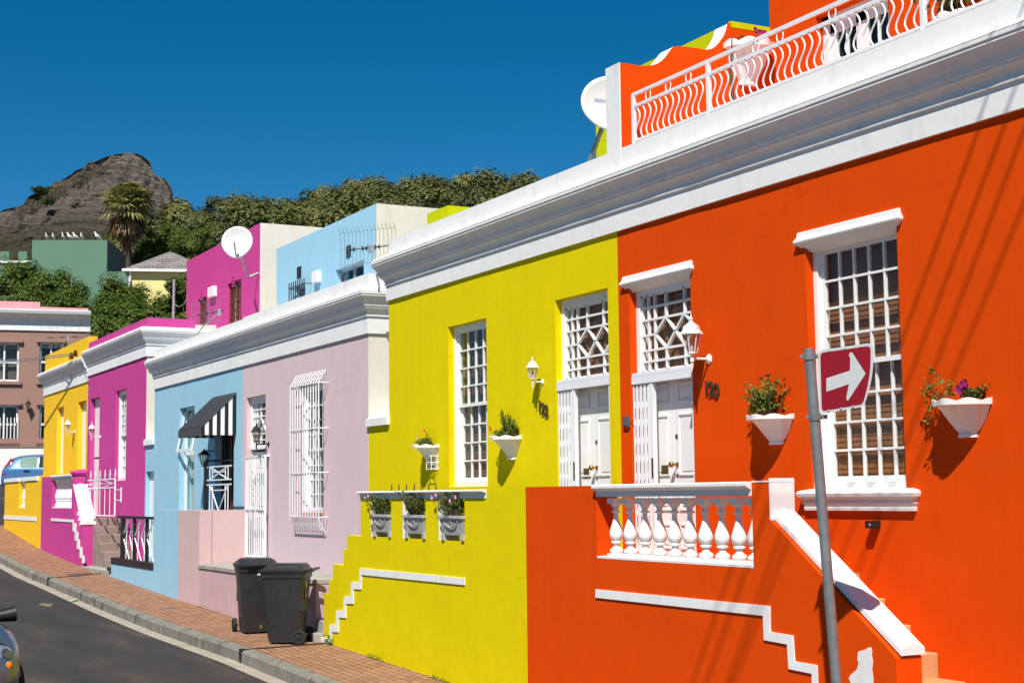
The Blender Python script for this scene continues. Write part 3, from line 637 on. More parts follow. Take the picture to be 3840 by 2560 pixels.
lf_ = sash(LH, lw[0], lw[1], lwz[0], lwz[1], cols=4, rows=4, back='room', fw=.06)
MB().box(XF+.42, XF+.43, lw[0]+.02, lw[0]+.36, lwz[0]+.9, lwz[1]-.35).build('drape', plain('ochre_drape', (.50, .22, .05, 1), .8, var=.3), lf_)
MB().box(XF+.36, XF+.362, lw[1]-.30, lw[1], lwz[0], lwz[1]).build('curtain', M['curtain'], lf_)
MB().box(XF+.0, XF+.08, lw[0], lw[1], lwz[0]-.02, lwz[0]+.05).build('window_sill', paint('brick_sill', (.55, .22, .15, 1)), LH)
zt_ = fz(930, 1690); transom(LH, ld[0], ld[1], zt_+.02, ldt, back='curtain')
door(LH, ld[0], ld[1], LL, zt_-.02, gate=False)
gt = thing('security_gate', 'white barred security gate closed over the lilac house door', 'gate', (XF, ld[0], LL))
xg = XF-.085; g0, g1 = P(993, 1900, x=xg).y, P(922, 1900, x=xg).y; gz0, gz1 = LL+.0, P(930, 1712, x=xg).z
mb = MB()
for a in (g0, g1): mb.box(xg-.012, xg+.018, a-.02, a+.02, gz0, gz1)
mb.box(xg-.014, xg+.084, g0, g1, gz1-.02, gz1+.01); mb.box(xg-.02, xg+.02, g0, g1, gz0+.08, gz0+.11); mb.box(xg-.02, xg+.03, g0, g1, (gz0+gz1)/2-.02, (gz0+gz1)/2+.02)
mb.build('frame', M['joinery2'], gt)
mb = MB()
for i in range(1, 9): yy = g0+(g1-g0)*i/9; mb.box(xg-.008, xg+.008, yy-.008, yy+.008, gz0+.1, gz1)
mb.build('bars', M['joinery2'], gt)
mb = MB()
for yy in (g0+(g1-g0)*.36, g0+(g1-g0)*.62):
    for k in range(5):
        z = gz1-.28-.12*k
        mb.tube([(xg-.012, yy+.04*math.cos(t)*(1-.02*t), z+.05*math.sin(t)) for t in np.linspace(0, 5.2, 12)], .007, 5)
mb.build('scrollwork', M['joinery2'], gt)
# bulged burglar bars on the lilac window
gr = thing('window_grille', 'white bulging burglar bars over the lilac house window', 'window bars', (XF, (lw[0]+lw[1])/2, lwz[0]))
xo = XF-.14; ga, gb = P(1195, 1700, x=xo).y, P(1088, 1700, x=xo).y; zt2, zb2 = P(1150, 1443, x=xo).z, P(1150, 1937, x=xo).z
n = 12
for i in range(n):
    yy = ga+(gb-ga)*i/(n-1)
    MB().tube([(XF-.03, yy, zt2+.21), (xo+.05, yy, zt2+.10), (xo, yy, zt2+.03), (xo, yy, zb2-.03), (xo+.05, yy, zb2-.14), (XF-.03, yy, zb2-.24)], .009, 6).build('bar', M['joinery2'], gr, smooth=True)
mb = MB()
for z in (zt2, zb2, zb2+(zt2-zb2)*.33, zb2+(zt2-zb2)*.66):
    mb.tube([(XF, ga-.05, z), (xo+.02, ga-.04, z), (xo-.012, ga+.06, z), (xo-.014, gb-.06, z), (xo+.02, gb+.04, z), (XF, gb+.05, z)], .010, 6)
mb.build('hoops', M['joinery2'], gr, smooth=True)
BH = thing('row_house', 'sky blue row house with a black striped awning', 'house', (XF, 29, G(29)), 'painted row houses along the street')
bw = (P(728, 1700, x=XF).y, P(672, 1700, x=XF).y); bwz = (P(700, 1940, x=XF).z, fz(674, 1531))
bd = (P(877, 1700, x=XF).y, P(806, 1700, x=XF).y); BL_ = fz(840, 2000); bdt = fz(840, 1560)
gd = (P(576, 1900, x=XF).y, P(545, 1900, x=XF).y); gdz = (fz(560, 2085), fz(545, 1768))
zcb = fz(560, 1668)
ys = sorted([YBL, bw[0], bw[1], bd[0], bd[1], YBE, gd[0], gd[1], YM]); zs = sorted([-2.5, bwz[0], BL_, bwz[1], bdt, gdz[0], gdz[1], zcb, 2.95])
hb = [(bw[0], bw[1], bwz[0], bwz[1]), (bd[0], bd[1], BL_, bdt), (gd[0], gd[1], gdz[0], gdz[1])]
MB().cells(ys, zs, XF, XF+.35, lambda y, z: (y < YBE or z < zcb) and not any(a < y < b and c < z < d for a, b, c, d in hb)).build('wall', M['blue'], BH)
cornice(BH, YBL, YBE, 2.36, 2.925, retleft=1.5)
MB().box(XF, XF+.22, YBL, YBE, 2.95, 3.225).build('parapet', M['trim'], BH)
MB().box(XF+.36, 16, YBL, YBE, -2.5, 2.9).build('roof', M['white'], BH)
MB().prism([(XF-.05, zcb), (XF-.05, zcb+.12), (XF+.6, zcb+.36), (XF+.6, zcb)], YBE-.02, YM, 'y').build('gap_capping', M['trim'], BH)
MB().box(XF+.6, 16, YBE, YM-.02, -2, zcb).build('gap_infill', M['white'], BH)
xx = XF+.12; fr = MB(); f = .05
for a, b, c, d in ((bw[0], bw[0]+f, bwz[0], bwz[1]), (bw[1]-f, bw[1], bwz[0], bwz[1]), (bw[0], bw[1], bwz[1]-f, bwz[1]), (bw[0], bw[1], bwz[0], bwz[0]+f*2), (bw[0], bw[1], .86, .93)): fr.box(xx, xx+.05, a, b, c, d)
wn = fr.build('window', M['joinery2'], BH)
MB().box(xx+.02, xx+.023, bw[0], bw[1], bwz[0], bwz[1]).build('pane', M['glass'], wn); MB().box(xx+.15, xx+.16, bw[0], bw[1], bwz[0], bwz[1]).build('curtain', M['curtain'], wn)
# tilted top-hung light
vt = MB(); zh, zl_ = 1.75, .95; o = .17
for yy in (bw[0]+.03, bw[1]-.03): vt.bar((xx-.01, yy, zh), (xx-o, yy, zl_), .045, .03)
vt.box(xx-o-.02, xx-o+.02, bw[0]+.01, bw[1]-.01, zl_-.03, zl_+.03); vt.build('opened_vent', M['joinery2'], wn)
MB().box(XF+.2, XF+.24, bd[0], bd[1], BL_, bdt).build('door', M['dark'], BH)  # near-black sheet: darkness inside the doorway painted as colour
mb = MB(); 
for yy in (bd[0]+.02, (bd[0]+bd[1])/2, bd[1]-.02): mb.box(XF+.13, XF+.17, yy-.03, yy+.03, BL_, bdt)
mb.box(XF+.125, XF+.17, bd[0], bd[1], .55, .62); mb.build('door_frame', M['wood'], BH)
MB().box(XF+.1, XF+.14, gd[0]-.0, gd[1], gdz[0], gdz[1]).build('side_door', M['joinery'], BH)
# awning
aw = thing('awning', 'black metal awning with white striped side above the blue house door', 'awning', (XF, bd[0], 1.4))
a0, a1 = P(886, 1550, x=XF).y, P(802, 1493, x=XF).y; az1 = fz(886, 1474); prj = XF-P(753, 1602, y=a0).x; xa = XF-prj; az0 = P(753, 1602, y=a0).z; av = P(752, 1630, y=a0).z
MB().prism([(XF, az1), (XF, az1-.02), (xa, az0-.02), (xa, az0)], a0, a1, 'y').build('sheet', M['black'], aw)
mb = MB(); n = 16
for i in range(n+1):
    yy = a0+(a1-a0)*i/n; mb.bar((XF, yy, az1+.01), (xa, yy, az0+.01), .03, .03)
    mb.box(xa-.02, xa+.0, yy-.028, yy+.02, av-.01*(i % 2), az0)
mb.build('ribs', plain('black_sheet', (.06, .062, .065, 1), .35), aw)
n = 9
for k, nm, mt in ((0, 'side_stripes_black', 'black'), (1, 'side_stripes_white', 'joinery')):
    mb = MB()
    for i in range(n):
        if i % 2 != k: continue
        u0, u1 = i/n, (i+1)/n; x0_, x1_ = XF-prj*u0, XF-prj*u1; zt0, zt1 = az1+(az0-az1)*u0, az1+(az0-az1)*u1
        MB().prism([(x0_, av), (x0_, zt0), (x1_, zt1), (x1_, av)], a0-.006, a0+.006, 'y').build('side_stripe', M[mt], aw)
        MB().prism([(x0_, av), (x0_, zt0), (x1_, zt1), (x1_, av)], a1-.006, a1+.006, 'y').build('side_stripe', M[mt], aw)
# ------------------------------------------------------------------ lilac and blue terraces
LF = thing('terrace_wall', 'low worn lilac terrace wall with a concrete landing behind the bins', 'terrace wall', (XS, 22, G(22)), 'terrace walls in front of the row houses')
c5 = lambda a, b: (350+a/2.8, 1720+b/2.8)
yq = S_(*c5(1110, 1150))[0]; yl = S_(*c5(888, 1000))[0]; ztl = S_(*c5(889, 535))[1]; zlan = -1.165
MB().box(XS, XS+.24, YLIL-.25, yq, -2.5, zlan-.075).build('wall', M['lilac_low'], LF)
MB().box(XS-.02, XF-.002, YLIL-.25, yq-.001, zlan-.07, zlan).build('landing', M['concrete'], LF, bevel=.01)
MB().box(XS-.0, XS+.22, yq, yl, -2.5, ztl).build('end_pier', M['pinkish'], LF)
MB().box(XS+.22, XF-.002, yq+.02, yq+.14, -2.5, ztl).build('dividing_wall', M['pinkish'], LF)
st = MB()
for i in range(6): st.box(XS-.12+.115*i, XF-.01, pe+.03, YLIL-.26, -2.6, -2.03+.165*(i+1)-.02)
st.build('stair_flight', M['concrete'], LF, bevel=.012)
BF = thing('terrace_wall', 'sky blue terrace wall stepping down to a black coping', 'terrace wall', (XS, 28, G(28)), 'terrace walls in front of the row houses')
yb1 = S_(577, 2000)[0]; zlow = S_(577, 2115)[1]; yend = S_(403, 2120)[0]; zlow2 = S_(412, 2086)[1]
MB().cells([yl, yb1, yend-.35, yend], [-2.4, zlow-.33, zlow-.11, ztl], XS, XS+.22, lambda y, z: y < yb1 or z < zlow-.33 or (z < zlow-.11 and y < yend-.35)).build('wall', M['blue'], BF)
MB().box(XS-.012, XS+.23, yb1, yend-.35, zlow-.11, zlow+.02).build('coping', M['black'], BF)
MB().box(XS-.012, XS+.23, yend-.35, yend+.02, zlow-.33, zlow-.2).build('step_coping', M['black'], BF)
MB().box(XS-.012, XS+.23, yend, yend+.02, -2.4, zlow-.331).build('end_coping', M['black'], BF)
MB().box(XS+.22, XF-.002, yl, yend-.3, -2.3, zlow-.12).build('terrace_floor', M['concrete'], BF)
MB().box(XS+.22, XF-.002, yq+.15, yb1-.4, -2.3, -1.05).build('terrace_slab', M['concrete'], BF)
# black railing with white zigzag bars
rg = thing('railing', 'black railing with white zigzag bars on the low blue wall', 'railing', (XS+.1, yb1+1, zlow))
xr2 = XS+.11; zr1 = P(500, 1938, x=xr2).z; e0, e1 = yb1, P(447, 1935, x=xr2).y
mb = MB().box(xr2-.04, xr2+.04, e0, e1+.05, zr1-.03, zr1+.02); mb.build('top_rail', M['black'], rg)
for px, w_ in ((460, .09), (504, .035), (551, .035)):
    yy = P(px, 2030, x=xr2).y; MB().box(xr2-.03, xr2+.03, yy-w_, yy+w_, zlow, zr1-.03).build('post', M['black'], rg)
mb = MB(); H = zr1-zlow
pts_ = [P(px, 2030, x=xr2).y for px in (475, 485, 504, 527, 551, 577)]
for a, b in ((460, 486), (486, 504), (504, 530), (530, 551), (551, 577)):
    ya_, yb3 = P(a, 2030, x=xr2).y, P(b, 2030, x=xr2).y
    mb.bar((xr2, ya_, zlow+H*.55), (xr2, yb3, zlow+.01), .018); mb.bar((xr2, ya_, zlow+H*.55), (xr2, yb3, zr1-.03), .018)
    mb.bar((xr2+.02, (ya_+yb3)/2, zr1-.03), (xr2+.02, (ya_*2+yb3)/3, zlow+.0), .016)
mb.build('zigzag_bars', M['joinery2'], rg)
# white X-braced balustrade by the blue door, with the black lamp post
xb = 7.92
xg2 = thing('railing', 'white cross braced railing panels below the awning', 'railing', (xb, 27, -1))
q0, q1 = P(866, 1850, x=xb).y, P(776, 1850, x=xb).y
def crossframe(mb, z0, z1, full=True):
    h = (q1-q0); e = h*.12
    mb.box(xb-.008, xb+.008, q0, q1, z1-.012, z1+.012); 
    if full: mb.box(xb-.008, xb+.008, q0, q1, z0-.012, z0+.012)
    for k, s in ((1, .0), (2, .11)):
        a, b, c, d = q0+e+h*s, q1-e-h*s, z0+s*.5, z1-s*.9
        mb.box(xb-.007, xb+.007, a-.01, a+.01, z0, z1); mb.box(xb-.007, xb+.007, b-.01, b+.01, z0, z1)
        if k == 2: mb.box(xb-.006, xb+.006, a, b, d-.01, d+.01)
    mb.bar((xb, q0+e, z0), (xb, q1-e, z1), .018); mb.bar((xb, q0+e, z1), (xb, q1-e, z0), .018)
z_a = P(820, 1748, x=xb).z; z_b = P(820, 1798, x=xb).z; z_c = P(820, 1816, x=xb).z
mb = MB(); crossframe(mb, z_b, z_a); mb.build('panel', M['joinery2'], xg2); mb = MB(); crossframe(mb, z_c-.95, z_c, False); mb.build('panel', M['joinery2'], xg2)
lpst = thing('lamp_post', 'black carriage lamp on a slim post beside the awning', 'lamp', (xb, q1, -1.1))
yy = P(772, 1850, x=xb).y; zt = P(772, 1728, x=xb).z; zl2 = P(766, 1720, x=xb).z
mb = MB().box(xb-.035, xb+.035, yy-.03, yy+.03, -1.3, zt); mb.tube([(xb, yy, zt), (XF-.01, P(876, 1735, x=XF-.01).y, zt)], .018, 6); zz = P(785, 1686, x=xb).z
mb.tube([(xb-.02, P(766, 1686, x=xb-.02).y, zz), (XF, P(802, 1686, x=XF).y, zz)], .012, 6); mb.build('post', M['black'], lpst)
yy2 = P(766, 1710, x=xb-.02).y
mb = MB(); mb.lathe([(.03, -.17), (.035, -.15), (.05, -.14)], (xb-.02, yy2, zl2+.02), 6); mb.lathe([(.13, .05), (.12, .06), (.02, .14), (.008, .17)], (xb-.02, yy2, zl2+.02), 6)
for j in range(6):
    a = j*math.pi/3; mb.bar((xb-.02+.045*math.cos(a), yy2+.045*math.sin(a), zl2-.12), (xb-.02+.115*math.cos(a), yy2+.115*math.sin(a), zl2+.07), .01)
mb.build('lantern_frame', M['black'], lpst)
MB().lathe([(.038, -.12), (.10, .06)], (xb-.02, yy2, zl2+.02), 6).build('lantern_glass', M['lampglass'], lpst)
# ------------------------------------------------------------------ magenta house and golden house
YMG = fy(330, 1500); YGE = fy(166, 1550)
MH = thing('row_house', 'magenta row house with a white cornice and tall narrow windows', 'house', (XF, 36, G(36)), 'painted row houses along the street')
md = (P(373, 1600, x=XF).y, P(338, 1600, x=XF).y); mdt = fz(338, 1497); ML = P(350, 1935, y=36).z; ML = -.40
mw = (P(473, 1600, x=XF).y, P(433, 1600, x=XF).y); mwz = (fz(473, 1800), fz(434, 1467))
facade(MH, YM, YMG, -2.4, 3.75, [(md[0], md[1], ML, mdt), (mw[0], mw[1], mwz[0], mwz[1])], 'magenta')
MB().box(XF+.002, 16, YM-.02, YM-.001, -2.4, 3.75).build('side_wall', M['cream'], MH)
cornice(MH, YM-.02, YMG, 3.155, 3.72, ret=1.5)
MB().box(XF, 9.4, YM-.01, YMG, 3.75, 4.03).build('parapet', M['magenta'], MH)
MB().box(XF+.36, 16, YM, YMG, -2.4, 3.74).build('roof', M['white'], MH)
sash(MH, mw[0], mw[1], mwz[0], mwz[1], cols=4, rows=4, back='curtain', fw=.06)
for a, b, c, d, nm in ((md[0], md[1], ML, 1.0, 'door'), (md[0], md[1], 1.05, mdt, 'window')):
    MB().box(XF+.12, XF+.17, a, b, c, d).build(nm, M['joinery'], MH)
GH = thing('row_house', 'golden yellow row house at the street corner', 'house', (XF, 42, G(42)), 'painted row houses along the street')
gw = (P(239, 1600, x=XF).y, P(213, 1600, x=XF).y); gwz = (fz(226, 1775), fz(213, 1530)); gd2 = (P(323, 1600, x=XF).y, P(291, 1600, x=XF).y); gdt = fz(291, 1508)
facade(GH, YMG+.001, YGE, -2.0, 3.65, [(gw[0], gw[1], gwz[0], gwz[1]), (gd2[0], gd2[1], -.3, gdt)], 'golden')
cornice(GH, YMG, YGE, 3.02, 3.60, retleft=2)
MB().box(XF+.0, XF+.22, YMG+.001, YGE, 3.6, 4.21).build('parapet', M['golden'], GH)
MB().box(XF+.36, 16, YMG, YGE, -2, 3.6).build('roof', M['golden'], GH)
MB().box(XF+.13, XF+.18, gw[0], gw[1], gwz[0], gwz[1]).build('window', M['joinery'], GH)
MB().box(XF+.13, XF+.18, gd2[0], gd2[1], -.3, gdt).build('door', M['joinery'], GH)
c2 = lambda a, b: (a/2.8, 1560+b/2.8)
MF = thing('terrace_wall', 'magenta terrace wall with white balusters and a steep white handrail', 'terrace wall', (XS, 36, G(36)), 'terrace walls in front of the row houses')
m_l = S_(*c2(432, 1000))[0]; m_a = S_(*c2(545, 900))[0]; m_b = S_(*c2(752, 900))[0]; m_c = S_(*c2(778, 900))[0]
mz0 = S_(*c2(650, 965))[1]; mz1 = S_(*c2(650, 662))[1]; mzt = S_(*c2(500, 635))[1]
MB().cells([m_c, m_b, m_a, m_l], [-2.2, mz0, mz1, mzt], XS, XS+.24, lambda y, z: z < mz0 or not (m_b < y < m_a)).build('wall', M['magenta'], MF)
coping(MF, m_b-.05, m_a+.05, mzt+.02, hgt=.12)
MB().sweep([(XS+.28, m_c-.0), (XS, m_c), (XS, m_b-.05), (XS+.28, m_b-.05)], [(-.14, mzt), (.03, mzt), (.05, mzt+.05), (.03, mzt+.09), (-.14, mzt+.13)]).build('pier_cap', M['magenta'], MF)
bl = MB().box(XS, XS+.24, m_b, m_a, mz0-.001, mz0+.02).build('balustrade', M['trim'], MF)
nb = 12
for i in range(nb): baluster(bl, XS+.12, m_b+(m_a-m_b)*(i+.5)/nb, mz0+.02, mz1-mz0-.02, .95)
h0 = S_(*c2(780, 712)); h1 = S_(*c2(866, 1125))
xt = P(*c2(1008, 1300), y=h1[0]).x; xh = min(xt, XS+.42)
handrail(MF, (h0[0]+.02, h0[1]-.06), (h1[0]-.02, h1[1]-.03), XS-.02, xh+.0, th=.06, rise=.05)
MB().box(XS, xh-.02, h1[0]-.0, h1[0]+.34, -2.2, h1[1]-.03).build('end_pier', M['magenta'], MF)
MB().box(XS+.002, P(*c2(895, 800), y=m_c).x, m_c-.003, m_c+.2, -1.6, mzt).build('pier_side', M['magenta'], MF)
nn = 5
for i in range(nn):
    t = (i+.5)/nn; yy = h0[0]+(h1[0]+.34-h0[0])*t; zt = h0[1]-.06+(h1[1]-h0[1])*(yy-h0[0])/(h1[0]-h0[0]); hw_ = abs(h1[0]+.34-h0[0])/nn/2
    baluster(bl, XS+.13, yy, zt-.62, .62, .95)
    MB().box(XS+.004, XS+.24, yy-hw_, yy+hw_, -2.2, zt-.62).build('stair_wall', M['magenta'], MF)
trimband(MF, [c2(540, 1070), c2(775, 1085), c2(775, 1120), c2(800, 1125), c2(800, 1210), c2(820, 1212), c2(820, 1290), c2(840, 1292), c2(842, 1370), c2(862, 1372), c2(862, 1460), c2(885, 1465), c2(885, 1540), c2(865, 1540), c2(865, 1490), c2(842, 1486), c2(842, 1400), c2(812, 1390), c2(812, 1310), c2(790, 1300), c2(790, 1215), c2(768, 1205), c2(768, 1112), c2(540, 1098)])
pq = P(*c2(1120, 1068), x=7.95); ztp_ = pq.z; st = MB()
for i in range(6): st.box(XS+.25, XF-.002, pq.y-.27*i, (pq.y-.27*(i-1)) if i else m_l, -2.5, ztp_-.185*i)
st.build('stair_flight', M['stonestep'], MF, bevel=.014)
MB().box(XS-.02, XF-.01, S_(*c2(1150, 1520))[0], h1[0]+.01, -2.4, ztp_-.185*5.9).build('bottom_slab', M['concrete'], MF, bevel=.01)
GF = thing('terrace_wall', 'golden terrace wall with one baluster gap at the corner', 'terrace wall', (XS, 42, G(42)), 'terrace walls in front of the row houses')
g_r = m_l+.02; g_r2 = S_(*c2(388, 800))[0]; g_a = S_(*c2(262, 900))[0]; g_b = S_(*c2(198, 900))[0]; g_l = S_(*c2(48, 900))[0]
gz0 = S_(*c2(230, 963))[1]; gz1 = S_(*c2(150, 688))[1]
MB().cells([g_r, g_a, g_b, g_l], [-2, gz0, gz1], XS, XS+.24, lambda y, z: z < gz0 or not (g_a < y < g_b)).build('wall', M['golden'], GF)
MB().box(XS+.05, XS+.24, g_r, g_r2, gz1, gz1+.12).build('pier', M['golden'], GF)
for a, b in ((g_r2, g_a-.02), (g_b+.02, g_l)): MB().box(XS-.03, XS+.26, a, b, gz1, gz1+.11).build('coping', M['trim'], GF)
MB().box(XS-.0, XS+.24, g_a-.02, g_b+.02, gz1, gz1+.11).build('coping', M['trim'], GF)
z5 = S_(*c2(150, 1045))[1]; MB().box(XS-.015, XS+.01, g_r2, g_l+.01, z5-.11, z5).build('band', M['trim'], GF)
bl = MB().box(XS, XS+.24, g_a, g_b, gz0, gz0+.02).build('balustrade', M['trim'], GF)
for i in range(3): baluster(bl, XS+.12, g_a+(g_b-g_a)*(i+.5)/3, gz0+.02, gz1-gz0-.02, .95)
MB().box(XS+.24, XF, YMG, g_l-.1, -2, -.35).build('terrace_floor', M['concrete'], GF)
# magenta garden gate
gg = thing('garden_gate', 'white iron garden gate with spear tops in front of the magenta door', 'gate', (XS+.3, 34, -.5))
xq = XS+.32
def gq(a, b): p = P(*c2(a, b), x=xq); return p.y, p.z
ya1, z_t = gq(905, 675); yb5, z_bt = gq(1203, 1045); 
mb = MB()
for yy in (ya1, yb5): mb.box(xq-.014, xq+.014, yy-.018, yy+.018, z_bt, z_t+.01)
for zz in (z_t, gq(1050, 753)[1], z_bt): mb.box(xq-.012, xq+.012, yb5, ya1, zz-.014, zz+.014)
zz2 = gq(1050, 753)[1]; ym = (ya1+yb5)/2
for s in (1, -1):
    mb.bar((xq, ym+s*.0, (z_t+zz2)/2), (xq, ym+s*(ya1-ym)*.9, (z_t+zz2)/2), .012)
    mb.bar((xq, ym+s*.12, z_t), (xq, ym+s*(ya1-ym)*.85, (z_t+zz2)/2), .012); mb.bar((xq, ym+s*.12, zz2), (xq, ym+s*(ya1-ym)*.85, (z_t+zz2)/2), .012)
    mb.tube([(xq, ym+s*(.05+.1*math.cos(t)), (z_t+zz2)/2+.09*math.sin(t)) for t in np.linspace(1.2, 5, 9)], .008, 5)
mb.build('frame', M['joinery2'], gg)
mb = MB()
for i in range(7):
    yy = yb5+(ya1-yb5)*i/6
    if 0 < i < 6: mb.box(xq-.007, xq+.007, yy-.009, yy+.009, z_bt, zz2)
    mb.prism([(yy-.02, z_t), (yy-.075, z_t+.10), (yy-.03, z_t+.12), (yy, z_t+.22), (yy+.03, z_t+.12), (yy+.075, z_t+.10), (yy+.02, z_t)], xq-.006, xq+.006)
mb.build('bars', M['joinery2'], gg)
y7, z7 = gq(1272, 745); mb = MB().box(xq-.012, xq+.012, y7-.012, y7+.012, z7-.32, z7); 
for z in (z7-.05, z7-.28): mb.box(xq-.008, xq+.008, y7, yb5, z-.01, z+.01)
mb.build('latch', M['joinery2'], gg)
# ------------------------------------------------------------------ upper blocks behind
XB = 10.93
ub = thing('upper_block', 'magenta upper storey with white side wall carrying a satellite dish', 'building', (XB, 36, 3))
y1u, y2u = YM, P(700, 976, x=XB).y; zu = 6.38
def P2(a, b, x=XB): p = P(a, b, x=x); return p.y, p.z
hl = []
for (a, b, c, d) in ((743, 1111, 775, 1256), (852, 1053, 904, 1215)):
    hl.append((P2(c, 1150)[0], P2(a, 1150)[0], 3.0, P2(a, b+12)[1]))
facade(ub, y1u+.02, y2u, 2.0, zu, hl, 'magenta', xf=XB, th=.3)
MB().box(XB+.001, 16, y1u-.001, y1u+.019, 2, zu).build('side_wall', M['cream'], ub); MB().box(XB+.3, 16, y1u+.02, y2u, 2, zu-.04).build('roof', M['cream'], ub)
for a, b, c, d in hl:
    mb = MB(); x = XB+.06; m_ = (a+b)/2
    for q in (a, b-.07, m_-.04): mb.box(x, x+.06, q, q+.07, c, d)
    mb.box(x, x+.06, a, b, d-.1, d)
    for k in range(1, 5): mb.box(x+.01, x+.05, a, b, d-.1-.38*k-.02, d-.1-.38*k+.02)
    for q in (.27, .75): mb.box(x+.01, x+.05, a+(b-a)*q-.015, a+(b-a)*q+.015, c, d)
    wn = mb.build('wooden_window', M['wood'], ub); MB().box(x+.03, x+.033, a, b, c, d).build('pane', M['glass'], wn); MB().box(x+.12, x+.13, a, b, c, d).build('curtain', M['curtain'], wn)
for (a, b, c, d) in ((794, 1080, 813, 1109),):
    p, q = P2(a, b), P2(c, d); MB().box(XB-.11, XB, q[0], p[0], q[1], p[1]).build('wall_light', M['joinery'], ub)
for (a, b) in ((757, 1088), (876, 1036)):
    p = P2(a, b); mb = MB()
    for k in range(4): mb.box(XB-.012, XB+.01, p[0]-.09, p[0]+.09, p[1]-.08*k-.015, p[1]-.08*k+.02)
    mb.build('wall_vent', M['magenta'], ub)
bb = thing('upper_block', 'pale blue upper storey with white side wall', 'building', (XB, 30, 3))
y1b, y2b = YBL, P2(1038, 935)[0]; zbk = 5.58
sm = (P2(1145, 1080)[0], P2(1103, 1080)[0], P2(1120, 1135)[1]-.2, P2(1103, 1076)[1]); bgw = (P2(1364, 1000)[0], P2(1258, 1010)[0], 3.0, P2(1258, 1013)[1])
facade(bb, y1b+.02, y2b, 2, zbk, [sm, bgw], 'blue_up', xf=XB, th=.3)
MB().box(XB+.001, 17, y1b, y1b+.019, 2, zbk).build('side_wall', M['cream'], bb); MB().box(XB+.3, 17, y1b+.02, y2b, 2, zbk-.04).build('roof', M['cream'], bb)
for (a, b, c, d), mt in (((1115, 1003, 1130, 1040), 'black'), ((1300, 924, 1316, 963), 'black'), ((1187, 1021, 1204, 1056), 'joinery')):
    p, q = P2(a, b), P2(c, d); o = .012 if mt == 'black' else .11
    MB().box(XB-o, XB+.01, q[0], p[0], q[1], p[1]).build('wall_vent' if mt == 'black' else 'wall_light', M[mt], bb)
for a, b, c, d in (sm, bgw):
    mb = MB(); x = XB+.1
    for q in (a, b-.05, (a+b)/2-.03): mb.box(x, x+.05, q, q+.05, c, d)
    mb.box(x, x+.05, a, b, d-.06, d); wn = mb.build('window', M['steel'], bb)
    MB().box(x+.03, x+.033, a, b, c, d).build('pane', M['glass'], wn); MB().box(x+.2, x+.21, a, b, c, d).build('room_backdrop', M['dark'], wn)  # room shade painted as a near-black backdrop
mb = MB(); xo = XB-.16
for k in range(8):
    px = 1084+(1140-1084)*k/7; y_, _ = P2(px, 1080, xo); zt = P2(1084+56*k/7, 1062-20*k/7, xo)[1]; mb.tube([(xo, y_, 3.4), (xo, y_, zt)], .012, 5)
ya3, yb6 = P2(1084, 1080, xo)[0], P2(1140, 1060, xo)[0]; z4 = P2(1150, 1058, xo)[1]
for z in (z4, z4-.55): mb.tube([(XB, yb6-.05, z), (xo, yb6, z), (xo, ya3, z), (XB, ya3+.05, z)], .012, 5)
mb.build('window_grille', M['black'], bb)
# weathered white walls and mast between the magenta houses
ww = thing('parapet_wall', 'weathered white parapet wall behind the magenta cornice', 'wall', (10, 36, 3.5))
MB().prism([(9.6, 3.0), (9.6, P(620, 1235, y=38).z), (XB+.1, P(700, 1230, y=38).z), (XB+.1, 3.0)], 37.0, 37.25, 'y').build('wall', M['cream'], ww)
MB().prism([(10.6, 3.0), (10.6, P(600, 1230, y=42).z), (12.9, P(700, 1192, y=42).z), (12.9, 3.0)], 41.8, 42.1, 'y').build('wall', paint('stained_wall', (.42, .41, .37, 1), var=.2, stain=(.12, .11, .1, 1), stain_amt=.7), ww)
mp_ = thing('aerial_mast', 'thin white aerial mast rising behind the magenta parapet', 'mast', P(651, 1235, d=40))
MB().tube([P(649, 1250, d=40), P(653, 1047, d=40)], .035, 8).build('pole', M['steel'], mp_)
MB().tube([P(653, 1140, d=40), P(670, 1150, d=39.6), P(690, 1140, d=39.3), P(705, 1105, d=39)], .012, 5).build('cable', M['galv'], mp_)
# ------------------------------------------------------------------ far houses, laid out square to their own street
def frame_at(px, py, d, ang):                   # local frame: X along the facade to image right, Y away
    p = P(px, py, d=d); return Matrix.Translation(p) @ Matrix.Rotation(ang, 4, 'Z')
AB = R(-10)
def house_frame(px0, d, name, label, ang=AB, group=None):
    p = P(px0, 1800, d=d); o = bpy.data.objects.new(name, None); COL.objects.link(o); o.matrix_world = Matrix.Translation((p.x, p.y, 0)) @ Matrix.Rotation(ang, 4, 'Z')
    return tag(o, label, 'house', group)
def onf(o, px, py):                             # pixel -> (X, Z) on the facade plane of a far house
    Mi = o.matrix_world.inverted(); a = Mi @ Vector((0, 0, 0)); b = Mi @ ray(px, py)-a; t = -a.y/b.y; q = a+b*t; return q.x, q.z
BR = house_frame(-60, 60, 'corner_house', 'two storey brown pink house with white cornice and pink parapet', group='houses up the hill')
xr_, _ = onf(BR, 336, 1400); x_l = -9
def rect(o, a, b, c, d): p, q = onf(o, a, b), onf(o, c, d); return min(p[0], q[0]), max(p[0], q[0]), min(p[1], q[1]), max(p[1], q[1])
rects = [rect(BR, -40, 1283, 70, 1430), rect(BR, 149, 1283, 232, 1430), rect(BR, -40, 1518, 66, 1662), rect(BR, 149, 1518, 235, 1662)]
xs = sorted([x_l, xr_]+[v for r in rects for v in r[:2]]); zs = sorted([1.0, onf(BR, 0, 1236)[1]]+[v for r in rects for v in r[2:]])
zbase = onf(BR, 80, 1676)[1]; zs = sorted(set([z for z in zs if z > zbase]+[zbase]))
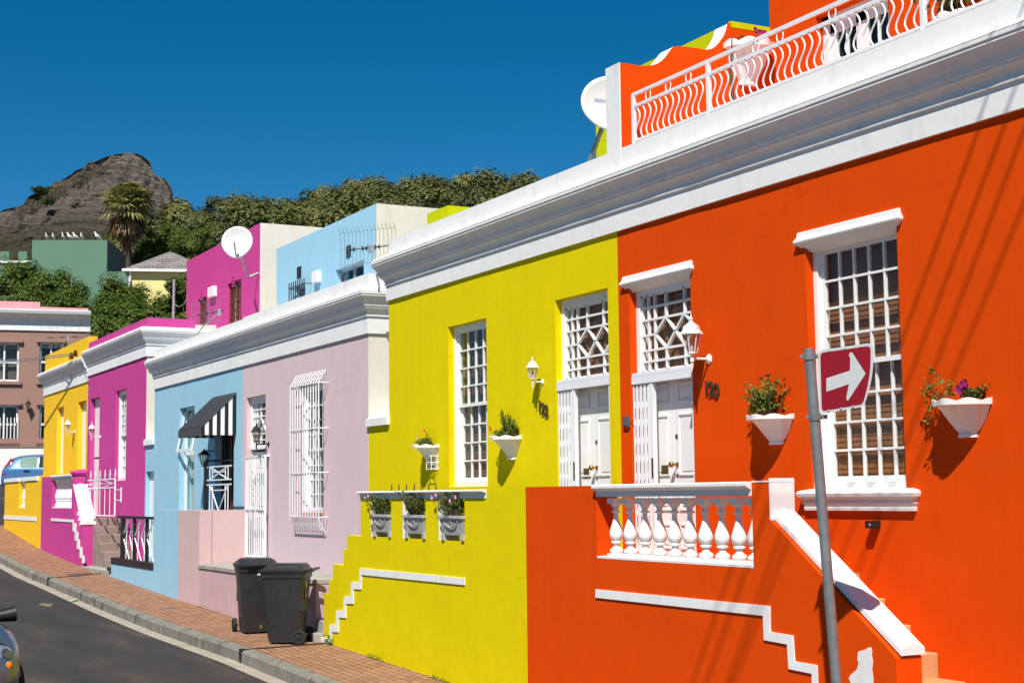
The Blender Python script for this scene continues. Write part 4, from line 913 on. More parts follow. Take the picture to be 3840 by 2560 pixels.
mb = MB(); mb.cells(xs, zs, 0, .3, lambda x, z: not any(a < x < b and c < z < d for a, b, c, d in rects), ax='y'); local(mb, 'wall', M['brownpink'], BR)
local(MB().box(x_l, xr_+.1, -.06, .3, -1, zbase), 'plinth', M['white'], BR)
local(MB().box(x_l, xr_, .3, 9, -1, zs[-1]+.6), 'roof', M['brownpink'], BR)
zt = onf(BR, 250, 1170)[1]; zf = onf(BR, 250, 1242)[1]; s = (zt-zf)
cp = [(-.1, zf), (.06, zf), (.06, zf+s*.42), (.12, zf+s*.45), (.14, zf+s*.6), (.28, zf+s*.75), (.38, zf+s*.85), (.42, zf+s), (.3, zf+s*1.05), (-.1, zf+s*1.08)]
mb = MB().sweep([(xr_, 6), (xr_, 0), (x_l, 0)][::-1], [(-p if False else p, z) for p, z in cp]); 
mb = MB(); n = len(cp); mb.sweep([(x_l, 0), (xr_, 0)], [(-p, z) for p, z in cp]); local(mb, 'cornice', M['trim'], BR)
x5 = onf(BR, 151, 1130)[0]; 
local(MB().prism([(x_l, zt), (x_l, onf(BR, 0, 1126)[1]), (x5, onf(BR, 151, 1132)[1]), (x5, onf(BR, 152, 1150)[1]), (xr_-.1, onf(BR, 333, 1156)[1]), (xr_-.1, zt)], .02, .3, 'y'), 'parapet', M['rosepink'], BR)
for i, (a, b, c, d) in enumerate(rects):
    mb = MB()
    for x in (a, b-.08, (a+b)/2-.03): mb.box(x, x+.07, .1, .16, c, d)
    for z in (c, (c+d)/2-.04, d-.08): mb.box(a, b, .1, .16, z, z+.08)
    if i == 2:
        for k in range(9): mb.box(a+(b-a)*k/8-.02, a+(b-a)*k/8+.02, -.06, -.03, c, d-.5)
    wn = local(mb, 'window', M['joinery'], BR); local(MB().box(a, b, .15, .16, c, d), 'pane', M['glass'], wn)
    local(MB().box(a, b, .3, .31, c, d if i in (2, 3) else c+(d-c)*.85), 'room_backdrop', M['dark'] if i != 0 else M['curtain'], wn)  # backdrop: near-black for an unlit room, curtain coloured in the first window
    local(MB().box(a-.12, b+.12, -.12, .02, d, d+.12), 'lintel', M['brownpink'], BR)
    local(MB().box(a-.1, b+.1, -.1, .02, c-.12, c), 'sill', M['brownpink'], BR)
local(MB().box(x_l, xr_, -.1, .02, zbase, zbase+.35), 'band', M['brownpink'], BR)
GN = house_frame(100, 92, 'hillside_house', 'flat roofed sage green house with seven gulls on its roof edge', ang=R(-24), group='houses up the hill')
g0 = onf(GN, 121, 900)[0]; g1 = onf(GN, 400, 900)[0]; gzt = onf(GN, 250, 900)[1]
local(MB().box(g0, g1, 0, .3, 2, gzt), 'wall', M['green'], GN); local(MB().box(g1, g1+.05, 0, 6.0, 2, gzt-.01), 'side_wall', M['greendark'], GN)
local(MB().box(g0, g1-.01, .3, 6, 2, gzt-.1), 'roof', M['green'], GN)
gl = onf(GN, 0, 980); local(MB().box(gl[0]-6, g0, .6, 5, 2, gl[1]), 'side_wing', M['green'], GN); local(MB().box(gl[0]-6, g0, .5, 5.1, gl[1], gl[1]+.12), 'gutter', M['joinery'], GN)
for px in (0, 68): q = onf(GN, px+6, 937); local(MB().box(q[0]-.25, q[0]+.3, .6, 1.2, gl[1], q[1]), 'parapet_post', M['green'], GN)
local(MB().prism([(0, 2), (0, gzt-2.0), (5, gzt-4.6), (5, 2)], g1+.05, g1+4.0, 'x'), 'low_wing', M['green'], GN)
RR = house_frame(40, 104, 'hillside_house', 'red tiled roof showing behind the green house', ang=R(-24), group='houses up the hill')
a_ = onf(RR, 20, 950); b_ = onf(RR, 125, 925)
M['redtile'] = paint('red_tile', (.30, .095, .055, 1), var=.2, scale=2, bump=.6)
local(MB().box(a_[0]-8, b_[0]+5, 1.2, 9, 3, a_[1]-.2), 'wall', M['paleyellow'], RR); local(MB().add([(a_[0]-9, 0, a_[1]-.3), (b_[0]+6, 0, a_[1]-.3), (b_[0]+5, 5, b_[1]), (a_[0]+1, 5, b_[1]-.8), (a_[0]-9, 9, a_[1]-.3), (b_[0]+6, 9, a_[1]-.3)], [(0, 1, 2, 3), (3, 2, 5, 4), (0, 3, 4), (1, 5, 2)]), 'roof', M['redtile'], RR)
CR = house_frame(480, 82, 'hillside_house', 'pale yellow house with a grey tiled hip roof', ang=R(-18), group='houses up the hill')
c0 = onf(CR, 482, 1010)[0]; c1 = onf(CR, 760, 1010)[0]; cz = onf(CR, 560, 1010)[1]; apx = onf(CR, 621, 950); rz = apx[1]
def tilemat():
    m, t, b = newmat('grey_roof_tile'); L = t.links; g = N(t, 'ShaderNodeTexCoord'); br = N(t, 'ShaderNodeTexBrick', Scale=1.0); br.inputs['Brick Width'].default_value = .45; br.inputs['Row Height'].default_value = .16; br.inputs['Mortar Size'].default_value = .02
    br.inputs['Color1'].default_value = (.17, .15, .14, 1); br.inputs['Color2'].default_value = (.30, .27, .25, 1); br.inputs['Mortar'].default_value = (.07, .06, .06, 1)
    cx = N(t, 'ShaderNodeSeparateXYZ'); L.new(g.outputs['Object'], cx.inputs[0]); cb = N(t, 'ShaderNodeCombineXYZ'); L.new(cx.outputs[0], cb.inputs[0]); L.new(cx.outputs[2], cb.inputs[1]); L.new(cb.outputs[0], br.inputs['Vector']); L.new(br.outputs[0], b.inputs['Base Color']); b.inputs['Roughness'].default_value = .8; return m
M['tile'] = tilemat()
local(MB().box(c0, c1, .25, 8, 1, cz-.05), 'wall', M['paleyellow'], CR)
local(MB().add([(c0-.3, 0, cz), (c1+.5, 0, cz), (c1+.5, 8.6, cz), (c0-.3, 8.6, cz), (apx[0], 4.0, rz+.75), (apx[0]+.3, 4.6, rz+.75)], [(0, 1, 4), (1, 2, 5, 4), (2, 3, 5), (3, 0, 4, 5), (3, 2, 1, 0)]), 'roof', M['tile'], CR)
local(MB().box(c0-.35, c1+.55, -.08, .04, cz-.12, cz+.02), 'gutter', M['joinery'], CR)
local(MB().box(c0+.5, c1-.2, .15, .26, cz-2.7, cz-2.4), 'sill_band', M['redtile'], CR)
local(MB().box(c0+3.2, c0+4.1, .2, .26, cz-2.3, cz-1.2), 'window', M['dark'], CR)
local(MB().tube([(c0+.1, .15, cz-.1), (c0+.05, .15, cz-.8), (c0+.05, .15, cz-2.2)], .07, 6), 'downpipe', M['joinery'], CR)
# ------------------------------------------------------------------ wall lanterns
def lantern(label, base, arm, h, mt, up=True, sgn=1):
    """hexagonal carriage lantern; base = point on the wall, arm = reach, h = lantern height; built around the wall plate"""
    o = thing('wall_lantern', label, 'wall lamp', base, 'carriage lanterns on the house walls'); X = -arm
    w_ = h*.36; cz = h*.22
    mb = MB(); mb.lathe([(h*.10, 0), (h*.10, h*.02), (h*.05, h*.05)], (0, 0, 0), 6, (-1, 0, 0), ph=0)
    mb.tube([(0, 0, 0), (-arm*.6, 0, 0), (X, 0, 0)], h*.026, 8)
    mb.lathe([(h*.004, -h*.24), (h*.022, -h*.17), (h*.03, -h*.11), (h*.012, -h*.10), (h*.04, -h*.06), (h*.04, h*.0), (h*.02, h*.05), (h*.05, h*.08), (h*.095, h*.11)], (X, 0, 0), 6)
    local(mb, 'bracket', M[mt], o)
    z0, z1 = h*.11, h*.47; r0, r1 = h*.095, h*.175; mb = MB()
    for j in range(6):
        a = j*math.pi/3+math.pi/6; mb.bar((X+r0*math.cos(a), r0*math.sin(a), z0), (X+r1*math.cos(a), r1*math.sin(a), z1), h*.016)
    mb.lathe([(r0+.004, z0-h*.02), (r0+.006, z0+h*.01)], (X, 0, 0), 6, ph=math.pi/6)
    mb.lathe([(r1*1.28, z1-h*.01), (r1*1.24, z1+h*.02), (r1*.98, z1+h*.06), (r1*.86, z1+h*.14), (r1*.5, z1+h*.19), (r1*.22, z1+h*.23), (r1*.16, z1+h*.27), (r1*.30, z1+h*.285), (r1*.12, z1+h*.30), (.001, z1+h*.40)], (X, 0, 0), 6 if mt == 'plastic' else 8, ph=math.pi/6)
    local(mb, 'frame', M[mt], o); local(MB().lathe([(r0*.93, z0+.002), (r1*.94, z1-.002)], (X, 0, 0), 6, ph=math.pi/6), 'glass', M['lampglass'], o)
    local(MB().lathe([(h*.018, z0), (h*.035, z0+h*.06), (h*.028, z0+h*.2), (.002, z0+h*.24)], (X, 0, 0), 10), 'bulb', M['joinery'], o, smooth=True); return o
def wallp(px, py): p = P(px, py, x=XF); return (XF, p.y, p.z)
lantern('white lantern on the orange wall above the bronze 120', wallp(2660, 1346), .20, .50, 'plastic')
lantern('white lantern with round cap on the yellow wall above the 122', wallp(2035, 1432), .13, .345, 'plastic')
lantern('black lantern on the lilac wall right of the white gate', wallp(1008, 1665), .22, .45, 'black')
lantern('white lantern with grey glass beside the magenta door', wallp(377, 1637), .22, .43, 'plastic')
lantern('small white lantern on the golden wall', wallp(282, 1618), .20, .42, 'plastic')
bq = onf(BR, 105, 1540); bp_ = BR.matrix_world @ Vector((bq[0], -.0, bq[1])); 
bo = lantern('small black lantern on the brown pink house wall', (0, 0, 0), .22, .55, 'black'); bo.matrix_world = Matrix.Translation(bp_) @ Matrix.Rotation(AB+R(90), 4, 'Z')
# caged bulkhead lamp on the yellow wall
b = wallp(1634, 1733); o = thing('bulkhead_lamp', 'small white caged bulkhead lamp under the left planter on the yellow wall', 'wall lamp', b)
mb = MB().box(-.01, .0, -.07, .07, -.1, .1)
for z in (-.085, 0, .085): mb.tube([(0, .09, z), (-.1, .075, z), (-.1, -.075, z), (0, -.09, z)], .006, 5)
for y_ in (-.075, .075): mb.tube([(-.1, y_, -.1), (-.1, y_, .1)], .006, 5)
local(mb, 'cage', M['joinery2'], o); local(MB().lathe([(.03, -.08), (.045, -.04), (.045, .04), (.03, .08)], (-.05, 0, 0), 10), 'glass_dome', M['lampglass'], o)
# ------------------------------------------------------------------ foliage tools
def leaf_cloud(name, mat, parent, pts, size, shade, up_bias=.3, flat=.5, world=False, bias=None):
    """many leaf quads; pts Nx3, size scalar or N, shade N in 0..1"""
    n = len(pts); pts = np.asarray(pts, float)
    nrm = RNG.normal(size=(n, 3)); nrm[:, 2] = np.abs(nrm[:, 2])+up_bias
    if bias is not None: nrm = nrm*.45+bias*1.3
    nrm /= np.linalg.norm(nrm, axis=1)[:, None]
    t = RNG.normal(size=(n, 3)); t -= nrm*(t*nrm).sum(1)[:, None]; t /= np.linalg.norm(t, axis=1)[:, None]; b = np.cross(nrm, t)
    s = (np.ones(n)*size*RNG.uniform(.7, 1.3, n))[:, None]
    v = np.stack([pts-t*s, pts-b*s*flat, pts+t*s, pts+b*s*flat], 1).reshape(-1, 3)
    me = bpy.data.meshes.new(name); me.vertices.add(4*n); me.vertices.foreach_set('co', v.ravel()); me.loops.add(4*n); me.polygons.add(n)
    me.loops.foreach_set('vertex_index', np.arange(4*n)); me.polygons.foreach_set('loop_start', np.arange(0, 4*n, 4)); me.polygons.foreach_set('loop_total', np.full(n, 4)); me.update(calc_edges=True)
    at = me.attributes.new('shade', 'FLOAT', 'FACE'); at.data.foreach_set('value', np.clip(shade, 0, 1).astype(np.float32))
    me.materials.append(mat); o = bpy.data.objects.new(name, me); COL.objects.link(o)
    if parent: o.parent = parent; 
    if parent and world: o.matrix_parent_inverse = parent.matrix_world.inverted()
    return o
# ------------------------------------------------------------------ planters
def pot(label, base, W, H, D, plantf, rz=0, foot=True):
    o = thing('wall_planter', label, 'planter', base, 'white wall planters', rz=rz)
    n = 33; rings = []
    prof = [(.36, 0, .24), (.37, .09, .24), (.34, .12, .19), (.46, .24, .24), (.68, .50, .42), (.81, .76, .66), (.87, .89, .80), (.99, .90, .98), (1.0, 1.0, 1.0), (.95, 1.0, .94), (.84, .9, .76)]
    mb = MB()
    for k, (rw, hh, rd) in enumerate(prof):
        for i in range(n):
            a = math.pi*i/(n-1); fl = 1+(.045*math.cos(a*12) if 2 < k < 7 else 0); sc = (.06*abs(math.sin(a*4.5)) if k in (7, 8, 9) else 0)
            mb.v.append((-D*rd*math.sin(a)*fl*(1+sc), W/2*rw*math.cos(a)*fl, H*(hh-1)+(H*sc*1.5 if k in (8, 9) else 0)))
    for k in range(len(prof)-1):
        for i in range(n-1): a = k*n+i; mb.f.append((a, a+1, a+n+1, a+n))
    mb.f.append(tuple(range(n))); 
    local(mb, 'pot', M['plastic'], o, smooth=True)
    local(MB().add([(-D*.8*math.sin(math.pi*i/16), W/2*.8*math.cos(math.pi*i/16), -.03) for i in range(17)], [tuple(range(17))]), 'soil', M['soil'], o, merge=False)
    plantf(o); return o
def stemplant(o, stems, leafsz=.02, nl=9, mat='leaf', shade=.5, name='plant'):
    mb = MB(); pts = []
    for pth in stems:
        pp = [Vector(q) for q in pth]; mb.tube(pp, .004, 4, r2=.002)
        for k in range(nl):
            t = (k+.6+random.random()*.3)/nl; t = min(.999, .25+t*.75); i = int(t*(len(pp)-1)); f = t*(len(pp)-1)-i; q = pp[i].lerp(pp[min(i+1, len(pp)-1)], f)
            for _ in range(2): pts.append(q+Vector((random.gauss(0, 1), random.gauss(0, 1), random.gauss(0, 1)))*leafsz*.8)
    st = local(mb, 'stems', M['bark'], o)
    leaf_cloud(name, M[mat], o, pts, leafsz, np.clip(RNG.normal(shade, .25, len(pts)), 0, 1), flat=.45)
def flower(o, c, mat, r=.025, n=9, name='flower'):
    mb = MB()
    for j in range(n):
        a = 2*math.pi*j/n; d = Vector((-.5+.2*random.random(), math.cos(a), math.sin(a))); c_ = Vector(c)
        s = Vector((0, -math.sin(a), math.cos(a)))*r*.35; mb.add([c_, c_+d*r*.6+s, c_+d*r, c_+d*r*.6-s], [(0, 1, 2, 3)])
    local(mb, name, M[mat], o, merge=False)
def rnd_stems(n, W, H, D, bend=.3, lean=0, y0=0):
    out = []
    for _ in range(n):
        y = y0+random.uniform(-W/2, W/2)*.8; x = -random.uniform(.2, .8)*D; a = random.gauss(lean, bend); b = random.gauss(-.1, .25); h = H*random.uniform(.55, 1)
        out.append([(x, y, -.03), (x+b*h*.4, y+a*h*.35, h*.5), (x+b*h, y+a*h, h*(1-.15*abs(a)))])
    return out
def pl_rose(o):
    s = rnd_stems(22, .18, .38, .2, .42)+[[(-.1, .05, 0), (-.14, .15, .08), (-.12, .22, .05)], [(-.1, .1, 0), (-.1, .2, .10), (-.1, .26, .09)], [(-.08, .02, 0), (-.1, .12, .17), (-.12, .26, .31)], [(-.1, -.03, 0), (-.1, -.09, .16), (-.1, -.14, .30)]]
    stemplant(o, s, .024, 13, shade=.6)
def pl_right(o):
    s = [[(-.1, .06, 0), (-.12, .10, .12), (-.1, .2, .2), (-.1, .30, .28)], [(-.1, .08, 0), (-.14, .18, .10), (-.14, .3, .18)], [(-.1, .08, 0), (-.14, .2, .03), (-.1, .29, .02), (-.1, .33, -.06)], [(-.1, .06, 0), (-.1, .09, .1), (-.1, .05, .16)], [(-.14, .1, .0), (-.17, .2, -.02), (-.16, .26, -.14)], [(-.12, .1, 0), (-.14, .25, .12), (-.1, .36, .1)]]
    stemplant(o, s, .021, 12, shade=.8); stemplant(o, rnd_stems(16, .10, .12, .15, .3, y0=-.12), .018, 8, shade=.3)
    for k in range(10): flower(o, (-.12-random.random()*.06, -.12+random.gauss(0, .04), .11+random.gauss(0, .022)), 'purple', .032, 8)
def pl_yr(o):
    stemplant(o, rnd_stems(12, .07, .34, .12, .06, y0=-.02)+rnd_stems(10, .10, .22, .12, .15, y0=-.14), .013, 28, shade=.45)
    stemplant(o, rnd_stems(30, .40, .10, .2, .5, y0=.04), .018, 9, shade=.55)
    for k in range(3): flower(o, (-.2, .17+random.gauss(0, .012), .10+random.gauss(0, .012)), 'red', .022)
def pl_yl(o):
    stemplant(o, rnd_stems(34, .38, .11, .2, .6, .1), .017, 8, shade=.4); stemplant(o, [[(-.1, -.05, 0), (-.1, -.04, .1), (-.1, -.03, .19)]], .018, 8, shade=.5)
    flower(o, (-.12, -.03, .2), 'red', .028); flower(o, (-.12, .05, .09), 'red', .022); flower(o, (-.14, .16, .12), 'pinkpetal', .022)
def rimp(pxm, py, D): p = P(pxm, py, x=XF-D*.0); return (XF, p.y, p.z)
pr = P(3585, 1507, x=XF-.12); pot('white scalloped wall planter with magenta petunias right of the large window', (XF-.001, pr.y, pr.z), .50, .265, .27, pl_right)
pr = P(2872, 1563, x=XF-.12); pot('white scalloped wall planter with a leafy rose bush left of the large window', (XF-.001, pr.y, pr.z), .50, .245, .27, pl_rose)
pr = P(1888, 1640, x=XF-.12); pot('white scalloped wall planter with rosemary and red geranium right of the yellow house window', (XF-.001, pr.y, pr.z), .47, .26, .27, pl_yr)
pr = P(1590, 1672, x=XF-.12); pot('white scalloped wall planter with small pink and red flowers left of the yellow house window', (XF-.001, pr.y, pr.z), .45, .25, .26, pl_yl)
def pl_bal(o):
    stemplant(o, rnd_stems(10, .5, .1, .25, .5), .02, 6, shade=.4)
    for k in range(5): flower(o, (-.2, .02-.03*k+random.gauss(0, .02), .13+random.gauss(0, .02)), 'purple', .035, 8)
pr = P(2838, 162, y=YD-.2)
pot('large white planter of dark pansies on the balcony end wall', (pr.x, YD-.001, pr.z), .62, .44, .30, pl_bal, rz=R(90))
def pl_bush(o): stemplant(o, rnd_stems(24, .5, .5, .3, .35), .03, 14, shade=.3)
pr = P(3560, 75, x=XU-.15); pot('white planter with a leafy bush behind the balcony railing at top right', (XU-.001, pr.y, pr.z+.02), .5, .35, .28, pl_bush)
tw = thing('dry_branch', 'dry bare branch standing on the balcony behind the railing', 'branch', P(2755, 392, y=YD-.5))
mb = MB(); tp = [P(2752, 420, y=YD-.5), P(2746, 330, y=YD-.5), P(2740, 265, y=YD-.48), P(2745, 190, y=YD-.45), P(2744, 135, y=YD-.43)]
mb.tube(tp, [.024, .02, .016, .009, .005], 7); mb.tube([tp[2], P(2720, 255, y=YD-.5)], .007, 5, r2=.003); mb.tube([tp[1], P(2762, 290, y=YD-.5)], .007, 5, r2=.003); mb.build('branch', M['bark'], tw)
# cast stone troughs in the yellow wall openings
for k, ((a, b), lb, fl) in enumerate(zip(ops, ('stone trough with leaning pink daisies, leftmost opening of the yellow wall', 'cast stone trough full of green plants in the middle opening of the yellow wall', 'stone trough with pink daisies along its top, rightmost opening of the yellow wall'), (1, 0, 2))):
    L_ = (b-a)*.86; yc = a+L_/2+.0; o = thing('flower_trough', lb, 'trough', (XS+.09, yc, zo0+.002), 'cast stone troughs in the yellow wall'); hh = .285
    mb = MB(); w0, w1 = L_*.44, L_*.5
    mb.add([(-.10, -w0, .06), (.10, -w0, .06), (.10, w0, .06), (-.10, w0, .06), (-.13, -w1, hh), (.13, -w1, hh), (.13, w1, hh), (-.13, w1, hh)], [(3, 2, 1, 0), (4, 5, 6, 7), (0, 1, 5, 4), (1, 2, 6, 5), (2, 3, 7, 6), (3, 0, 4, 7)])
    mb.box(-.145, .145, -w1-.012, w1+.012, hh-.035, hh)
    for s in (-1, 1): mb.box(-.11, .1, s*w0-.035, s*w0+.035, 0, .07)
    for q in (0,): mb.tube([(-.128, yy_*1.0, zz_) for yy_, zz_ in [(w0*.66*math.cos(t), .225-.075*math.sin(t)) for t in np.linspace(0, 3.14, 14)]], .007, 5); mb.tube([(-.128, .045*math.cos(t), .18+.035*math.sin(t)) for t in np.linspace(0, 6.28, 12)], .006, 5)
    local(mb, 'trough_body', M['trough'], o, bevel=.006)
    class Off: pass
    sub = [[(p[0]+.02, p[1]*.9, p[2]+hh) for p in s_] for s_ in rnd_stems(64, L_*1.05, .30 if k else .24, .17, .28, .1)]
    stemplant(o, sub, .017, 13, shade=.42); 
    if fl:
        sp = [[(-.08, w1*.7, hh), (-.16, w1*1.1, hh+.08), (-.15, w1*1.35, hh+.20)], [(-.08, w1*.5, hh), (-.15, w1*.9, hh+.1), (-.15, w1*1.0, hh+.23)]]
        stemplant(o, sp, .014, 6, shade=.3); flower(o, (-.16, w1*1.35, hh+.21), 'pinkpetal', .035, 14); flower(o, (-.16, w1*1.0, hh+.24), 'pinkpetal', .03, 14)
    if fl == 2:
        for q in range(5): flower(o, (-.12, w1*(.5-.25*q), hh+.22+random.gauss(0, .03)), 'pinkpetal', .03, 12)
# ------------------------------------------------------------------ bronze house numbers
def textmesh(body, size, ext, name, mat, mtx, parent=None, bold=0.0, shear=0):
    cu = bpy.data.curves.new(name, 'FONT'); cu.body = body; cu.size = size; cu.extrude = ext; cu.offset = bold; cu.shear = shear; cu.align_x = 'CENTER'
    tmp = bpy.data.objects.new('t', cu); COL.objects.link(tmp); dg = bpy.context.evaluated_depsgraph_get(); me = bpy.data.meshes.new_from_object(tmp.evaluated_get(dg)); bpy.data.objects.remove(tmp)
    me.materials.clear(); me.materials.append(mat); o = bpy.data.objects.new(name, me); COL.objects.link(o); 
    if parent: o.parent = parent; o.matrix_parent_inverse = parent.matrix_world.inverted()
    o.matrix_world = mtx; return o
WM = Matrix(((0, 0, -1, 0), (-1, 0, 0, 0), (0, 1, 0, 0), (0, 0, 0, 1)))   # text facing the street (-x)
for txt, pos, lb in (('122', [(2028, 1543), (2040, 1552), (2053, 1560)], 'bronze number 122 descending on the yellow wall'), ('120', [(2654, 1478), (2671, 1481), (2691, 1489)], 'bronze number 120 on the orange wall')):
    o = thing('house_number', lb, 'house number', wallp(*pos[1]))
    for ch, q in zip(txt, pos):
        b = wallp(*q); textmesh(ch, .185, .006, 'digit', M['bronze'], Matrix.Translation((XF-.014, b[1], b[2])) @ WM, o, .004)
o = thing('intercom', 'dark grey intercom box beside the orange house gate', 'intercom', wallp(2354, 1580)); local(MB().box(-.03, 0, -.055, .055, -.055, .055).box(-.036, -.03, -.03, .03, -.04, -.01), 'box', plain('grey_box', (.09, .10, .10, 1), .5), o)
local(MB().tube([(-.01, -.055, 0), (-.01, -.14, 0)], .004, 5), 'cable', M['orange'], o)
o = thing('bracket', 'small black bracket on the orange wall below the large window', 'bracket', wallp(3289, 1965)); local(MB().box(-.09, 0, -.045, .045, -.03, .03), 'bracket_box', M['black'], o, bevel=.004)
local(MB().lathe([(.012, 0), (.012, .004)], (-.091, -.02, 0), 8, (-1, 0, 0)), 'screw', M['steel'], o)
# ------------------------------------------------------------------ satellite dishes and aerials
def dish(label, c, nrm, rad, wallpt=None, text=None, drop=1.12):
    o = thing('satellite_dish', label, 'satellite dish', c); Z = Vector(nrm).normalized(); X = Vector((0, 0, 1)).cross(Z).normalized(); Y = Z.cross(X)
    B = Matrix((X, Y, Z)).transposed()
    mb = MB(); n = 40; K = 7
    for k in range(K+1):
        r = rad*k/K
        for j in range(n):
            a = 2*math.pi*j/n; ex = 1+(drop-1)*max(0, -math.sin(a))**6; mb.v.append(tuple(B @ Vector((r*math.cos(a), r*math.sin(a)*ex, .22*r*r/rad-.22*rad))))
    for k in range(K):
        for j in range(n): mb.f.append((k*n+j, k*n+(j+1) % n, (k+1)*n+(j+1) % n, (k+1)*n+j))
    d = local(mb, 'reflector', M['dishwhite'], o, smooth=True); sd = d.modifiers.new('s', 'SOLIDIFY'); sd.thickness = .018
    lo = B @ Vector((0, -rad*1.05, 0)); lnb = B @ Vector((0, -rad*.35, rad*.75)); mb = MB(); mb.tube([lo, lnb], rad*.05, 6); local(mb, 'arm', M['galv'], o)
    mb = MB(); mb.tube([lnb, lnb+(B @ Vector((0, rad*.12, -rad*.18)))], rad*.07, 10); local(mb, 'receiver', M['plastic'], o)
    if wallpt is not None:
        q = Vector(wallpt)-Vector(c); local(MB().tube([B @ Vector((0, -rad*.2, -.2*rad)), q+Vector((-.25, 0, -.1)), q], .03, 6), 'mount', M['galv'], o)
    if text:
        bl = plain('blue_lettering', (.02, .06, .35, 1), .5)
        m4 = Matrix.Translation(Vector(c)+B @ Vector((0, rad*.06, -.140*rad))) @ B.to_4x4(); t = textmesh(text, rad*.175, .001, 'lettering', bl, m4 @ Matrix.Translation((-rad*.33, 0, .012)), o, shear=.35)
    return o
c = P(2284, 382, y=14.5); dish('large white satellite dish marked VISIOSAT beside the orange roof wall', c, (-.42, -.86, .22), .33, (c.x+.15, c.y+.5, 3.7), 'VISIOSAT')
MB().tube([(c.x+.12, c.y+.4, 3.3), (c.x+.12, c.y+.35, c.z-.1)], .03, 8)
c = P(889, 905, x=XB-1.0); dish('white satellite dish mounted on the magenta upper storey', c, (-.48, -.84, .16), .355, (XB, YM+.12, c.z-.45))
def aerial(label, base, top, ctr, W, H, dirb, n=9, mast=True):
    """UHF aerial: curved mesh reflector of thin rods, boom with black dipoles, bent mast"""
    o = thing('tv_aerial', label, 'aerial', base); b = Vector(base); c = Vector(ctr)-b; tpp = Vector(top)-b; U = Vector(dirb).normalized(); Zv = Vector((0, 0, 1)); Nn = U.cross(Zv)
    local(MB().tube([(0, 0, 0), tpp*.35+Vector((0, 0, .05)), tpp], .016, 6), 'mast', M['steel'], o)
    mb = MB()
    for i in range(n):
        u = U*W*(i/(n-1)-.5); mb.tube([c+u-Zv*H/2+Nn*.07, c+u-Zv*H*.36, c+u+Zv*H*.36, c+u+Zv*H/2+Nn*.07], .0035, 4)
    for zz in (-.4, 0, .4): mb.tube([c-U*W/2+Zv*H*zz, c+U*W/2+Zv*H*zz], .0035, 4)
    local(mb, 'reflector_rods', M['galv'], o); mb = MB()
    cc = c-Nn*.1
    mb.tube([cc-U*W*.48, cc+U*W*.48], .008, 5)
    for i in (-.36, -.13, .1, .36):
        q = cc+U*W*i; mb.prism([(0, 0), (.05, .05), (.05, -.05)], -.01, .01); 
        k = len(mb.v)-6
        for m_ in range(6): v = Vector(mb.v[k+m_]); mb.v[k+m_] = tuple(q+U*v.y+Zv*v.z)
        mb.prism([(0, 0), (-.05, .05), (-.05, -.05)], -.01, .01); k = len(mb.v)-6
        for m_ in range(6): v = Vector(mb.v[k+m_]); mb.v[k+m_] = tuple(q+U*v.y+Zv*v.z)
    local(mb, 'dipoles', M['black'], o)
    local(MB().box(-.03, .03, -.03, .03, -.06, .06).xf(Matrix.Translation(tpp)), 'clamp', M['steel'], o)
aerial('tv aerial with bent mast in front of the magenta upper storey', P(733, 1262, x=8.5), P(822, 1170, x=8.6), P(772, 1172, x=8.7), 1.05, .55, (.3, -.95, 0), 11)
aerial('tv aerial with black dipoles at the left end of the orange and yellow cornice', P(1398, 990, x=8.2), P(1392, 935, x=8.3), P(1380, 925, x=8.45), 1.0, .62, (.55, -.83, 0), 15)
aerial('small tv aerial above the golden parapet', P(228, 1312, x=8.6), P(255, 1268, x=8.7), P(255, 1262, x=8.75), 1.7, .7, (.75, -.66, 0), 8)
ins = thing('cable_insulators', 'two stacked insulators and drooping cables on the golden house cornice', 'insulator', P(265, 1335, x=8.1))
mb = MB()
for q in ((268, 1335), (283, 1326)):
    p = P(*q, x=8.08); mb.lathe([(.05, -.08), (.08, -.06), (.04, -.03), (.08, 0), (.04, .03), (.06, .06), (.01, .1)], p, 10)
mb.build('insulator', M['bronze'], ins)
mb = MB(); a = P(268, 1333, x=8.06); e = P(-200, 1352, x=6.2)
for dz in (0, .05):
    mb.tube([a+Vector((0, 0, dz)), a.lerp(e, .35)+Vector((0, 0, dz-.10)), a.lerp(e, .7)+Vector((0, 0, dz-.12)), e+Vector((0, 0, dz))], .012, 5)
for q0_, q1_, q2_ in (((262, 1338), (266, 1400), (264, 1432)), ((300, 1340), (312, 1385), (330, 1430)), ((246, 1362), (238, 1410), (262, 1438))):
    mb.tube([P(*q0_, x=8.1), P(*q1_, x=8.22), P(*q2_, x=8.25)], .010, 5)
mb.build('cables', M['galv'], ins)
